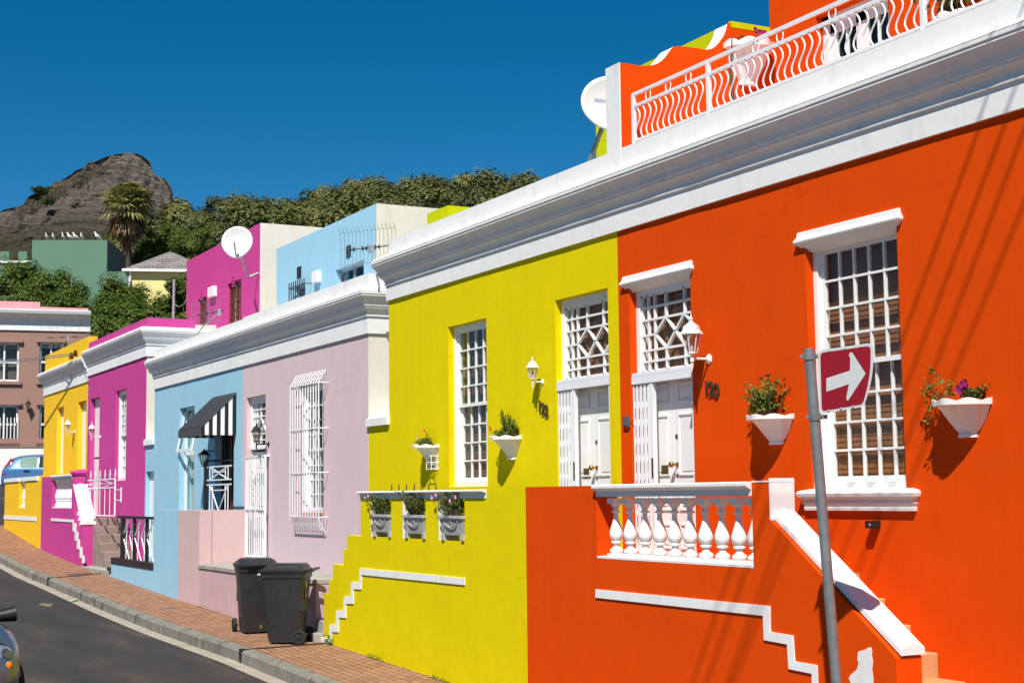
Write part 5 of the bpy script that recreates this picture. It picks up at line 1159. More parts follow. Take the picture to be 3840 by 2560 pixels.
# ------------------------------------------------------------------ wheelie bins
def bin_(label, c, rz, H=1.06, tilt=0):
    o = thing('wheelie_bin', label, 'bin', c, 'wheelie bins on the pavement', rz)   # front = -Y local, back with wheels = +Y
    mb = MB(); n = 0
    def ring(w_, yf, yb, z, r=.045):
        pts = []
        for cx_, cy_, a0_ in ((w_-r, yb-r, 0), (-w_+r, yb-r, 90), (-w_+r, yf+r, 180), (w_-r, yf+r, 270)):
            for k in range(4): a = R(a0_+30*k); pts.append((cx_+r*math.cos(a), cy_+r*math.sin(a), z))
        return pts
    rs = [ring(.205, -.22, .20, .02), ring(.215, -.235, .21, .09), ring(.25, -.285, .25, .70), ring(.262, -.30, .27, .88), ring(.275, -.315, .285, .89), ring(.28, -.32, .29, .965)]
    m = 16
    for r_ in rs: mb.v += r_
    for k in range(len(rs)-1):
        for j in range(m): mb.f.append((k*m+j, k*m+(j+1) % m, (k+1)*m+(j+1) % m, (k+1)*m+j))
    mb.f.append(tuple(range(m-1, -1, -1)))
    mb.box(-.24, .24, .20, .262, .45, .60); 
    for s in (-.09, .09): mb.box(.263, .268, s-.004, s+.004, .74, .88)
    local(mb, 'body', M['bin'], o, smooth=True)
    mb = MB(); rs = [ring(.29, -.34, .30, .955, .05), ring(.30, -.35, .30, .975, .05), ring(.30, -.35, .30, .995, .05), ring(.27, -.31, .28, 1.005, .06), ring(.245, -.27, .26, 1.045, .07), ring(.21, -.20, .24, 1.075, .08)]
    for r_ in rs: mb.v += r_
    for k in range(len(rs)-1):
        for j in range(m): mb.f.append((k*m+j, k*m+(j+1) % m, (k+1)*m+(j+1) % m, (k+1)*m+j))
    mb.f.append(tuple(range((len(rs)-1)*m, len(rs)*m))); mb.f.append(tuple(range(m-1, -1, -1)))
    mb.box(-.20, .20, -.375, -.34, .975, .99)
    local(mb, 'lid', M['bin'], o, smooth=True)
    mb = MB(); mb.tube([(-.24, .38, 1.0), (.24, .38, 1.0)], .018, 8)
    for x in (-.23, -.1, .1, .23): mb.bar((x, .28, .95), (x, .38, 1.0), .02, .05)
    local(mb, 'handle', M['bin'], o)
    for s in (-1, 1):
        mb = MB(); mb.lathe([(.04, -.028), (.094, -.028), (.1, -.02), (.1, .02), (.094, .028), (.06, .030), (.055, .018), (.03, .018), (.026, .032), (.001, .034)], (s*.272, .225, .1), 24, (s, 0, 0)); local(mb, 'wheel', M['rubber'], o, smooth=True)
    local(MB().tube([(-.25, .225, .1), (.25, .225, .1)], .012, 6), 'axle', M['steel'], o)
    return o
p1 = P(968, 2386, z=G(20.6)-.02); p1 = Vector((P(968, 2386, x=6.98).x, P(968, 2386, x=6.98).y, 0))
b1 = bin_('black wheelie bin facing the street, left one of the pair', (6.98, p1.y+.12, G(p1.y)-.015), R(-8))
p2 = P(1075, 2422, x=6.86)
b2 = bin_('black wheelie bin seen from its side with wheel and handle to the right', (6.93, p2.y+.16, G(p2.y)-.015), R(-123))
mk = plain('white_mark', (.6, .6, .6, 1)); ymk = plain('yellow_mark', (.75, .6, .03, 1))
l_ = MB()
for i in range(3): l_.box(-.03+i*.025, -.012+i*.025, -.3025, -.301, .835, .865)
local(l_, 'stamped_mark', mk, b1); l_ = MB().bar((.02, -.236, .12), (.035, -.233, .07), .008, .004).bar((.045, -.236, .115), (.05, -.233, .085), .008, .004); local(l_, 'painted_mark', ymk, b1)
local(MB().box(-.02, .05, .262, .2645, .74, .85), 'label', plain('sticker', (.45, .42, .10, 1)), b2); local(MB().box(-.03, .06, .256, .259, .60, .70), 'label', plain('worn_sticker', (.22, .19, .13, 1)), b2)
# ------------------------------------------------------------------ one-way sign
DS = 10.25
sg = thing('road_sign', 'red road sign with a white arrow pointing right on a leaning galvanised pole', 'road sign', P(3146, 2640, d=DS))
p0, p1_ = P(3033, 1306, d=DS), P(3137, 2560, d=DS); dn = (p1_-p0).normalized(); 
gzz = G(p1_.y)-.02; pb = p1_+dn*((gzz-p1_.z)/dn.z)
MB().tube([p0, pb-Vector((0, 0, .2)) if False else pb], .0365, 20).build('pole', M['galv'], sg, smooth=True)
mb = MB()
for (a, b) in ((3035, 1335), (3056, 1562)):
    q = P(a, b, d=DS); mb.tube([q-dn*.022, q+dn*.022], .043, 16); e = Rv; mb.bar(q+e*.035, q+e*.085+dn*.0, .03, .01, Fv); mb.bar(q-e*.035, q-e*.065, .02, .02, Fv); mb.tube([q+e*.05-Fv*.02, q+e*.05+Fv*.03], .008, 6)
mb.build('clamps', M['galv'], sg)
C_ = {(0, 0): P(3067, 1313, d=DS-.005), (1, 0): P(3273, 1284, d=DS-.26), (0, 1): P(3075, 1553, d=DS-.005), (1, 1): P(3240, 1524, d=DS-.21)}
def SP(u, v, off=0):                            # plate point; the right edge bows
    nrm = (C_[(1, 0)]-C_[(0, 0)]).cross(C_[(0, 1)]-C_[(0, 0)]).normalized()
    if nrm.dot(Fv) > 0: nrm = -nrm
    c11 = C_[(1, 1)]-nrm*(C_[(1, 1)]-C_[(0, 0)]).dot(nrm)
    a = C_[(0, 0)].lerp(C_[(1, 0)], u); b = C_[(0, 1)].lerp(c11, u); q = a.lerp(b, v)+(C_[(1, 0)]-C_[(0, 0)]).normalized()*(u*u*math.sin(math.pi*v)*.028)
    return q+nrm*off
def plate(poly, off, name, mat, back=.003, par=sg):
    mb = MB(); n = len(poly); mb.add([SP(u, v, off) for u, v in poly]+[SP(u, v, off-back) for u, v in poly], [tuple(range(n)), tuple(range(2*n-1, n-1, -1))]+[(i, n+i, n+(i+1) % n, (i+1) % n) for i in range(n)]); return mb.build(name, mat, par)
def rrect(m_, r):
    o = []
    for cx_, cy_, a0_ in ((1-m_-r, m_+r, -90), (1-m_-r, 1-m_-r, 0), (m_+r, 1-m_-r, 90), (m_+r, m_+r, 180)):
        for k in range(6): a = R(a0_+18*k); o.append((cx_+r*math.cos(a), cy_+r*math.sin(a)))
    # add points down the right edge for the bow
    i = 6; return o[:i]+[(1-m_, t) for t in np.linspace(m_+r+.05, 1-m_-r-.05, 8)]+o[i:]
srd = plain('sign_red', (.27, .003, .015, 1), .45, var=.08); swh = plain('sign_reflective_white', (.56, .57, .58, 1), .45)
plate(rrect(0, .09), 0, 'plate', swh); plate(rrect(.045, .06), .0015, 'red_field', srd, .001)
plate([(.155, .455), (.60, .39), (.60, .20), (.575, .14), (.60, .10), (.64, .12), (.885, .475), (.62, .86), (.58, .84), (.575, .79), (.60, .60), (.155, .665)], .003, 'arrow', swh, .001)
mb = MB()
for u, v in ((.22, .035), (.5, .035), (.78, .035), (.2, .965), (.48, .965), (.75, .965)): q = SP(u, v, .002); mb.lathe([(.008, 0), (.007, .004), (.001, .006)], q, 8, -Fv)
mb.build('bolts', M['steel'], sg)
# ------------------------------------------------------------------ overhead wires (above the frame) whose shadows cross the orange wall
def wire_from_shadow(A, B, zw, label):
    """horizontal wire at height zw that throws the line A-B on the facade"""
    A = Vector(A); B = Vector(B); a = A+SUN*((zw-A.z)/SUN.z); b = B+SUN*((zw-B.z)/SUN.z); d = (b-a).normalized()
    if d.x < 0: d = -d
    m_ = (a+b)/2; o = thing('overhead_cable', label, 'cable', m_, 'overhead cables crossing the street')
    pts = [m_+d*t+Vector((0, 0, .002*t*t-.0)) for t in np.linspace(-9, 16, 26)]; MB().tube(pts, .0115, 6).build('cable', M['black'], o)
c6 = lambda a, b: P(2950+a/2.614, 750+b/2.614, x=XF)
for k, (p_, q_, zz) in enumerate((((1630, 0), (1150, 1320), 7.8), ((1860, 0), (1270, 1560), 8.0), ((2070, 0), (1480, 1560), 8.2), ((2120, 540), (1700, 1560), 8.4))):
    wire_from_shadow(c6(*p_), c6(*q_), zz, ['lowest of the four cables crossing above the orange house, throwing the leftmost shadow', 'second overhead cable from the yellow house side, crossing above the orange house', 'third overhead cable from the yellow house side, crossing above the orange house', 'highest overhead cable, throwing the rightmost shadow on the orange wall'][k])
# ------------------------------------------------------------------ pavement details
def gx(px, py): # point on the pavement surface
    lo, hi = 4., 90.; r = ray(px, py)
    for _ in range(50):
        m_ = (lo+hi)/2; p = r*m_
        if p.z > G(p.y)-.02: lo = m_
        else: hi = m_
    return r*lo
def flat(name, label, cat, px, mat, h=.006, drop=0):
    ps = [gx(*q) for q in px]; c = sum(ps, Vector())/len(ps); o = thing(name, label, cat, c); n = len(ps)
    local(MB().add([p-c+Vector((0, 0, .001-drop)) for p in ps]+[p-c+Vector((0, 0, h-drop)) for p in ps], [tuple(range(n)), tuple(range(2*n-1, n-1, -1))]+[(i, n+i, n+(i+1) % n, (i+1) % n) for i in range(n)]), 'cover', mat, o); return o
ci = plain('cast_iron', (.11, .065, .06, 1), .6, bump=.5, bs=40, var=.3)
c9 = lambda a, b: (a/2.352, 2000+b/2.352)
flat('manhole_cover', 'rusty rectangular cover in the pavement by the cement steps', 'manhole cover', [c9(590, 358), c9(790, 342), c9(825, 360), c9(660, 380)], ci)
flat('manhole_cover', 'small grey cover in the pavement near the lilac wall', 'manhole cover', [c9(1405, 660), c9(1520, 648), c9(1550, 656), c9(1415, 668)], plain('grey_iron', (.14, .13, .13, 1), .6))
for a_, b_, lb in (((430, 394), (945, 350), 'narrow drain slot crossing the pavement from the cement steps'), ((2100, 1028), (2352, 1000), 'narrow drain slot crossing the pavement from the bins')):
    p, q = gx(*c9(*a_)), gx(*c9(*b_)); p.x = KX0-.005; q = Vector((XS-.02, q.y, q.z)); o = thing('drain_slot', lb, 'drain', p)
    MB().bar(p+Vector((0, 0, .002)), Vector((q.x, q.y, G(q.y)-.018)), .05, .02, (0, 0, 1)).build('slot', M['dark'], o)
    MB().box(KX0-.012, KX0+.05, p.y-.03, p.y+.03, G(p.y)-.16, G(p.y)-.0).build('outlet', M['dark'], o)
lt = thing('litter', 'crumpled green and white wrapper in the gutter', 'litter', (KX0-.1, 0, 0)); q = gx(*c9(655, 575)); q = Vector((KX0-.13, 28.0, G(28.)-.17)); q = P(278, 2243, x=KX0-.14)
mb = MB(); mb.lathe([(.012, -.14), (.03, -.10), (.014, 0), (.03, .09), (.005, .13)], (q.x, q.y, G(q.y)-.16), 5, (.8, 1, 0.1)); mb.build('wrapper', plain('wrapper', (.45, .62, .35, 1), .4, var=.5), lt)
ph = thing('pothole', 'small pothole with loose grit in the asphalt', 'pothole', (0, 0, 0)); q = P(172, 2289, z=G(25.5)-.19)
pts = [(q.x+.12*math.cos(a)*(1+.25*math.sin(3*a)), q.y+.30*math.sin(a)*(1+.2*math.cos(4*a)), G(q.y+.30*math.sin(a))-.186) for a in np.linspace(0, 6.1, 22)]
MB().add(pts, [tuple(range(22))]).build('grit', paint('loose_grit', (.20, .15, .11, 1), var=.4, scale=14, bump=1.0), ph, merge=False)
MB().add([(x-.03, y+.12, z+.0015) for x, y, z in pts[:11]]+[(x-.01, y+.03, z+.0015) for x, y, z in pts[:11]][::-1], [tuple(range(22))]).build('dark_crescent', M['dark'], ph, merge=False)  # flat near-black crescent laid just past the far rim of the grit
wd = MB(); pts = []
for (y0_, y1_, n_, hh) in ((20.9, 22.6, 520, .10), (yq-1.4, yq+.1, 60, .05), (17.6, 18.1, 90, .06), (pe-.4, pe-.15, 160, .22), (15.7, 16.2, 60, .04)):
    for _ in range(n_):
        y_ = random.uniform(y0_, y1_); k = .4+.6*abs(math.sin(y_*5)); x_ = XS-.02-abs(random.gauss(0, .035)); pts.append((x_, y_, G(y_)-.02+random.random()**1.5*hh*k))
tag(leaf_cloud('weeds', M['leaf'], None, pts, .022, RNG.uniform(.1, .9, len(pts)), flat=.25), kind='stuff')
# ------------------------------------------------------------------ gulls on the green roof
GW = GN.matrix_world
for k, (a, s) in enumerate(zip((487, 558, 661, 727, 788, 856, 1020), (.75, .75, .8, .85, .85, .8, .9))):
    px = a/2.8; X_, _ = onf(GN, px, 900); rt_ = random.choice((-1, 1)); far = k in (3, 4, 6)
    nm = ['leftmost of the seven gulls on the green roof edge', 'second gull from the left on the green roof edge', 'third gull from the left on the green roof edge', 'gull in the middle of the row on the green roof edge', 'gull with its tail low, third from the right on the green roof', 'second gull from the right on the green roof edge', 'gull standing apart at the right end of the green roof edge'][k]
    o = bpy.data.objects.new('gull', None); COL.objects.link(o); o.matrix_world = GW @ Matrix.Translation((X_, .1, gzt)) @ Matrix.Rotation(R(0 if far else 70), 4, 'Z'); tag(o, nm, 'gull', 'gulls on the green roof')
    mb = MB(); mb.tube([(.28*s, 0, .12*s), (.14*s, 0, .20*s), (0, 0, .28*s), (-.10*s, 0, .36*s), (-.13*s, 0, .47*s), (-.16*s, 0, .55*s), (-.20*s, 0, .58*s)], [.02*s, .08*s, .11*s, .10*s, .055*s, .065*s, .03*s], 10)
    bd_ = local(mb, 'body', M['joinery'], o, smooth=True)
    mb = MB(); mb.tube([(-.19*s, 0, .56*s), (-.29*s, 0, .54*s)], [.022*s, .005*s], 6); local(mb, 'beak', plain('beak', (.6, .4, .05, 1)), o)
    mb = MB()
    for w__ in (-1, 1): mb.tube([(-.05*s, w__*.09*s, .32*s), (.12*s, w__*.09*s, .23*s), (.33*s, w__*.03*s, .13*s)], [.03*s, .05*s, .012*s], 6)
    local(mb, 'wings', plain('gull_grey', (.30, .32, .34, 1), .7), o)
    mb = MB()
    for w__ in (-1, 1): mb.tube([(0, w__*.03*s, .2*s), (0, w__*.03*s, 0)], .012*s, 5)
    local(mb, 'legs', plain('gull_leg', (.45, .2, .08, 1)), o)
# ------------------------------------------------------------------ cars
def car(name, label, loc, rz, col, tip=0):
    o = bpy.data.objects.new(name, None); COL.objects.link(o); o.matrix_world = Matrix.Translation(loc) @ Matrix.Rotation(rz, 4, 'Z') @ Matrix.Rotation(tip, 4, 'Y'); tag(o, label, 'car')
    # length along X, nose at +X. stations: x, half width, floor, shoulder z, roof z (or = shoulder), roof half width
    stn = [(-1.90, .62, .42, .62, .66, .55), (-1.86, .74, .30, .80, .86, .66), (-1.76, .80, .24, .94, 1.10, .60), (-1.55, .825, .22, .97, 1.36, .56), (-1.2, .83, .20, .97, 1.46, .56), (-.5, .83, .20, .96, 1.49, .57), (.15, .83, .20, .95, 1.46, .56), (.55, .83, .20, .94, 1.28, .55), (1.0, .825, .20, .93, 1.00, .58), (1.25, .82, .2, .88, .94, .60), (1.55, .79, .22, .78, .85, .58), (1.75, .72, .25, .68, .74, .52), (1.87, .58, .30, .56, .60, .42), (1.90, .45, .36, .50, .54, .34)]
    mb = MB(); K = 13
    for x, hw, fl, sh, rf, rw in stn:
        half = [(0, fl), (hw*.8, fl), (hw*.97, fl+.08), (hw, (fl+sh)/2), (hw*.985, sh-.06), (hw*.95, sh), (rw+.02+(hw*.95-rw)*.12, sh+(rf-sh)*.85), (rw*.9, rf-.01), (rw*.5, rf+.012), (0, rf+.018)]
        for y_, z_ in half: mb.v.append((x, -y_, z_))
        for y_, z_ in half[-2:0:-1]: mb.v.append((x, y_, z_))
    m = 18
    for k in range(len(stn)-1):
        for j in range(m): mb.f.append((k*m+j, (k+1)*m+j, (k+1)*m+(j+1) % m, k*m+(j+1) % m))
    mb.f.append(tuple(range(m))); mb.f.append(tuple(range(len(stn)*m-1, (len(stn)-1)*m-1, -1)))
    cm = plain(name+'_paint', col, .28, .35, coat=1.0); bd = local(mb, 'body', cm, o, smooth=True)
    s_ = bd.modifiers.new('s', 'SUBSURF'); s_.levels = 1; s_.render_levels = 2
    gls = plain('car_glass', (.03, .045, .045, 1), .05, spec=.8)
    def sidey(x, z, s):
        i = max(0, min(len(stn)-2, next((q for q in range(len(stn)-1) if stn[q+1][0] >= x), len(stn)-2))); t = (x-stn[i][0])/(stn[i+1][0]-stn[i][0]); a = [p+(q-p)*t for p, q in zip(stn[i], stn[i+1])]
        hw, sh, rf, rw = a[1], a[3], a[4], a[5]
        y_ = hw*.95+(rw+.02+(hw*.95-rw)*.12-hw*.95)*max(0, min(1, (z-sh)/max(.01, (rf-sh)*.85))) if z > sh else hw*.99
        return y_*s
    def patch(poly, s, off, nm, mt, par=o):
        mb = MB(); n = len(poly); v = [(x, sidey(x, z, s)+s*off, z) for x, z in poly]; mb.add(v+[(a, b-s*.02, c) for a, b, c in v], [tuple(range(n)), tuple(range(2*n-1, n-1, -1))]+[(i, n+i, n+(i+1) % n, (i+1) % n) for i in range(n)]); return local(mb, nm, mt, par)
    for s in (-1, 1):
        patch([(-1.12, 1.0), (-1.18, 1.2), (-1.08, 1.38), (-.52, 1.41), (-.52, .99)], s, .012, 'side_window', plain('green_glass', (.20, .30, .24, 1), .1) if s < 0 else gls)
        patch([(-.44, .99), (-.44, 1.41), (.12, 1.39), (.62, 1.06), (.70, .98)], s, .012, 'side_window', gls)
        patch([(-1.80, .72), (-1.66, .74), (-1.50, 1.02), (-1.42, 1.32), (-1.52, 1.34), (-1.70, 1.05)], s, .014, 'tail_light', plain('tail_red', (.28, .006, .01, 1), .2, coat=1))
        patch([(-1.0, .84), (-.98, .89), (-.78, .90), (-.76, .85), (-.82, .82)], s, .02, 'door_handle', M['black'])
        patch([(.45, .98), (.5, 1.0), (.52, 1.0), (.47, .98)], s, .12, 'mirror_stalk', M['black'])
        mb = MB(); mb.tube([(.50, s*.80, 1.02), (.50, s*.97, 1.04)], [.06, .085], 10); local(mb, 'mirror', M['black'], o, smooth=True)
        for x in (-1.22, 1.22):
            mb = MB(); mb.lathe([(.05, -.1), (.29, -.1), (.30, -.08), (.30, .08), (.29, .1), (.19, .1), (.18, .08), (.05, .09), (.001, .1)], (x, s*.74, .30), 28, (0, s, 0)); wl = local(mb, 'wheel', M['rubber'], o, smooth=True)
            local(MB().lathe([(.18, .085), (.16, .105), (.05, .095), (.001, .11)], (x, s*.74, .30), 12, (0, s, 0)), 'hubcap', M['steel'], wl)
        mb = MB(); q = Vector((1.70, s*.575, .665)); mb.lathe([(.150, -.12), (.150, .0), (.12, .035), (.07, .055), (.001, .065)], q, 22, (.80, s*.40, .45)); hl_ = local(mb, 'headlight', plain('headlight', (.62, .65, .7, 1), .12, .75, coat=1), o, smooth=True)
        local(MB().lathe([(.165, -.06), (.168, .0), (.150, .004)], q, 24, (.80, s*.40, .45)), 'headlight_seal', M['black'], o, smooth=True)
        local(MB().lathe([(.06, .055), (.055, .07), (.001, .072)], q+Vector((0, 0, .02)), 16, (.80, s*.40, .45)), 'lamp_bulb', plain('lamp_core', (.08, .10, .14, 1), .1, .6, coat=1), hl_, smooth=True)
        mb = MB(); q = Vector((1.785, s*.60, .60)); mb.lathe([(.04, 0), (.035, .03), (.001, .045)], q, 12, (.8, s*.42, .25)); local(mb, 'indicator', plain('amber', (.8, .22, .01, 1), .3), hl_, smooth=True)
    mb = MB()
    for a, b in zip(np.linspace(-1, 1, 12)[:-1], np.linspace(-1, 1, 12)[1:]):
        f = lambda t: Vector((1.93-.44*abs(t)**3.0, t*.79, .50)); mb.bar(f(a), f(b), .035, .06, (0, 0, 1))
    local(mb, 'bumper_strip', M['black'], o)
    mb = MB(); mb.box(1.80, 1.91, -.40, .40, .24, .36); local(mb, 'grille', M['dark'], o)
    mb = MB(); mb.add([(-1.82, -.54, .98), (-1.82, .54, .98), (-1.60, .46, 1.33), (-1.60, -.46, 1.33), (-1.80, -.54, .95), (-1.80, .54, .95), (-1.57, .46, 1.3), (-1.57, -.46, 1.3)], [(0, 1, 2, 3), (7, 6, 5, 4), (0, 3, 7, 4), (1, 5, 6, 2), (3, 2, 6, 7), (0, 4, 5, 1)]); local(mb, 'rear_window', gls, o)
    mb = MB().add([(1.02, -.52, 1.03), (1.02, .52, 1.03), (.50, .47, 1.36), (.50, -.47, 1.36)], [(0, 1, 2, 3)]); local(mb, 'windscreen', gls, o, merge=False)
    return o
rc = P(60, 1860, d=57); ba = ray(80, 1780); ang = math.atan2(ba.y, ba.x)-math.pi/2+R(-16)
nose = Vector((math.cos(ang), math.sin(ang), 0)); ctr = P(24, 1850, d=57)+nose*1.85; 
car('parked_car', 'light blue hatchback seen from its rear side behind the golden wall', (ctr.x, ctr.y, P(12, 1853, d=57).z), ang, (.075, .185, .38, 1))
hp = P(20, 2432, y=15.6); a2 = R(-86); nose = Vector((math.cos(a2), math.sin(a2), 0)); side = Vector((-nose.y, nose.x, 0))
loc = Vector((hp.x, hp.y, 0))-nose*1.66-side*.60
car('parked_car', 'silver blue car nose with round headlight cut off at the left edge', (loc.x, loc.y, G(loc.y)-.20), a2, (.085, .11, .14, 1), tip=R(-1.5))
# ------------------------------------------------------------------ trees near the houses
def tree(name, label, base, H, crown, nleaf, leaf, mat='leafdk', group='leafy trees between the houses', clumps=26, trunk=.16):
    o = thing(name, label, 'tree', base, group); b = Vector(base); cx_, cy_, cz_ = crown[0]; rx, ry, rz_ = crown[1]
    cl = []
    while len(cl) < clumps:
        v = np.random.default_rng(len(cl)*7+int(abs(b.x*13))).normal(size=3); v /= np.linalg.norm(v); t = random.uniform(.45, 1.0); cl.append((v[0]*rx*t, v[1]*ry*t, v[2]*rz_*t, random.uniform(.22, .42)*min(rx, rz_), random.random()))
    mb = MB(); top = Vector((cx_, cy_, cz_)); mb.tube([(0, 0, -1), (0, 0, (cz_-b.z)*.35), tuple(top-b)], [trunk, trunk*.8, trunk*.4], 8)
    for c in cl[:9]: mb.tube([(0, 0, (cz_-b.z)*.4), tuple((top-b)*.7+Vector(c[:3])*.3), tuple(top-b+Vector(c[:3])*.9)], [trunk*.5, trunk*.3, .02], 5)
    local(mb, 'trunk', M['bark'], o)
    pts = []; sh = []; bi = []
    for _ in range(nleaf):
        c = cl[int(random.random()*len(cl))]; v = Vector((random.gauss(0, 1), random.gauss(0, 1), random.gauss(0, 1))).normalized(); r_ = c[3]*(random.random()**.4)*(1+.25*noise.noise(v*2.5)); q = top-b+Vector(c[:3])+v*r_; pts.append(q); bi.append(v*.9+Vector(c[:3]).normalized()*.5+Vector((0, 0, .3))); sh.append(.35+.35*c[4]+random.gauss(0, .15))
    leaf_cloud('crown', M[mat], o, pts, leaf, np.array(sh), flat=.6, bias=np.array(bi)); return o
for k, (px, py, d, rr, rh, lb) in enumerate(((40, 1050, 76, 2.3, 2.0, 'dense green tree at the left edge below the green house'), (180, 1090, 74, 2.2, 2.0, 'rounded green tree in front of the green house wall'), (60, 1180, 72, 3.2, 1.8, 'low broad green tree behind the pink parapet'), (370, 1130, 73, 2.0, 1.9, 'green tree at the right corner of the green house'), (300, 1190, 70, 2.6, 1.8, 'dark green tree behind the golden parapet'), (420, 1200, 68, 2.4, 1.6, 'dark green tree behind the magenta parapet'), (480, 1120, 78, 1.5, 1.5, 'small green tree left of the pale yellow house'), (580, 1110, 70, 1.3, 1.3, 'loose green tree in front of the pale yellow house'), (650, 1150, 66, 1.5, 1.5, 'loose green tree beside the magenta upper storey'), (520, 1200, 66, 2.0, 1.4, 'green tree behind the aerial mast'), (690, 1120, 64, 1.3, 1.7, 'leafy tree against the left side of the magenta upper storey'), (640, 868, 112, 2.3, 1.7, 'bright green round tree above the tiled roof'), (720, 880, 112, 2.6, 1.6, 'bright green tree above the tiled roof near the magenta upper storey'), (575, 905, 112, 1.8, 1.6, 'bright green tree right of the palm trunk'))):
    c = P(px, py+62, d=d); loose = k in (7, 8)
    tree('leafy_tree', lb, (c.x, c.y, G(min(c.y, 88))-.5), 8, ((c.x, c.y, c.z), (rr, rr*.9, rh)), 1800 if loose else 15000, .065 if loose else .075, clumps=20 if loose else 34)
# fan palm
pc = P(478, 780, d=108); pbz = P(476, 990, d=108)
pm = thing('palm_tree', 'tall fan palm with a skirt of dead fronds in front of the mountain', 'palm tree', (pbz.x, pbz.y, 3.0))
b0 = Vector((pbz.x, pbz.y, 3.0)); top = pc-b0
local(MB().tube([(0, 0, -1), tuple(top*.6), tuple(top)], [.42, .34, .30], 12), 'trunk', M['bark'], pm)
def frond(mb, c, d, L, fan, sag, n=15):
    d = Vector(d).normalized(); s = d.cross(Vector((0, 0, 1)));
    if s.length < .1: s = Vector((1, 0, 0))
    s.normalize(); u = s.cross(d); hub = c+d*L*.45+Vector((0, 0, -sag*L*.08)); mb.bar(c, hub, .03, .02)
    for i in range(n):
        a = (i/(n-1)-.5)*math.pi*1.25; dd = (d*math.cos(a)+s*math.sin(a)+u*random.uniform(-.15, .15)); l = fan*(.75+.25*math.cos(a))
        m_ = hub+dd*l*.6; e = hub+dd*l+Vector((0, 0, -sag*l*.45)); w_ = dd.cross(u).normalized()*fan*.085
        k = len(mb.v); mb.v += [tuple(hub), tuple(m_+w_), tuple(e), tuple(m_-w_)]; mb.f.append((k, k+1, k+2, k+3))
def frondset(name, mat, n, el0, el1, L, fan, sag):
    mb = MB()
    for i in range(n):
        az = i*2.399+random.uniform(-.2, .2); el = R(random.uniform(el0, el1)); frond(mb, top+Vector((0, 0, random.uniform(-.3, .2))), (math.cos(az)*math.cos(el), math.sin(az)*math.cos(el), math.sin(el)), L*random.uniform(.85, 1.1), fan*random.uniform(.85, 1.1), sag)
    o = local(mb, name, mat, pm, merge=False); me = o.data; at = me.attributes.new('shade', 'FLOAT', 'FACE'); at.data.foreach_set('value', RNG.uniform(.05, .95, len(me.polygons)).astype(np.float32)); return o
frondset('fronds', M['palm'], 46, -22, 80, 2.7, 1.35, .7)
frondset('dead_fronds', M['palmdead'], 44, -82, -35, 2.1, 1.2, 1.0)
# ------------------------------------------------------------------ wooded hill
FH = Vector((math.sin(YAW), math.cos(YAW), 0)); RH = Vector((math.cos(YAW), -math.sin(YAW), 0))
sk = [(200, 1000), (330, 940), (420, 905), (560, 880), (600, 830), (640, 795), (690, 815), (740, 812), (790, 795), (850, 790), (1000, 783), (1100, 770), (1200, 740), (1300, 728), (1400, 712), (1480, 712), (1560, 712), (1620, 712), (1700, 715), (1760, 700), (1800, 680), (1880, 690), (1950, 682), (2010, 690), (2150, 745), (2400, 900), (2700, 1100)]
DR = 240.
def ridge(u):
    px = 1920+u/DR*FPX; py = float(np.interp(px, [a for a, _ in sk], [b for _, b in sk])); r = ray(px, py+58); return r.z/(r.dot(FH))*DR
def hz(u, d):
    t = (d-100)/(DR-100); h = ridge(u*DR/max(d, 150)) 
    if t < 0: return 2.
    return 3+(h-3)*min(1, t)**.8 if t <= 1 else h-(t-1)*6
mb = MB(); us = np.linspace(-110, 60, 50); ds = np.linspace(100, 300, 34)
for d in ds:
    for u in us: p = FH*d+RH*u; mb.v.append((p.x, p.y, hz(u, d)))
for i in range(len(ds)-1):
    for j in range(len(us)-1): a = i*len(us)+j; mb.f.append((a, a+1, a+len(us)+1, a+len(us)))
tag(mb.build('wooded_hill', paint('hill_earth', (.045, .05, .022, 1), var=.3, scale=.1), smooth=True, merge=False), kind='structure')
pts = []; sh = []; sz = []; nb_ = []
rg_ = np.random.default_rng(3)
d = 128.
while d < 262:
    u = -.264*d
    while u < 26:
        uu = u+rg_.uniform(-1.6, 1.6); dd = d+rg_.uniform(-1.6, 1.6); rr = rg_.choice([1.6, 2.2, 2.8, 3.6])*rg_.uniform(.85, 1.1)*(.75 if dd < 165 else 1); tint = rg_.uniform(.1, .9); base = FH*dd+RH*uu; zc_ = hz(uu, dd)+rr*.6+rg_.uniform(0, 1.2)
        ns = 9
        for s in range(ns):
            v = rg_.normal(size=3); v /= np.linalg.norm(v); v[2] = abs(v[2])*.8-.15; cc_ = np.array([base.x, base.y, zc_])+v*rr*.62; n_ = 80 if dd > 215 else 55
            w_ = rg_.normal(size=(n_, 3)); w_ /= np.linalg.norm(w_, axis=1)[:, None]; w_[:, 2] *= .85
            pts.append(cc_+w_*rr*.46*rg_.uniform(.55, 1.05, (n_, 1))); sh.append(np.clip(tint+rg_.normal(0, .16, n_)+.1*w_[:, 2], 0, 1)); sz.append(np.full(n_, .19*rr/2.4)); nb_.append(w_*.9+v*.8+np.array([0, 0, .3]))
        u += rg_.uniform(3.4, 5.6)
    d += 4.6
tag(leaf_cloud('forest', M['leafforest'], None, np.concatenate(pts), np.concatenate(sz), np.concatenate(sh), flat=.7, bias=np.concatenate(nb_)), kind='stuff')
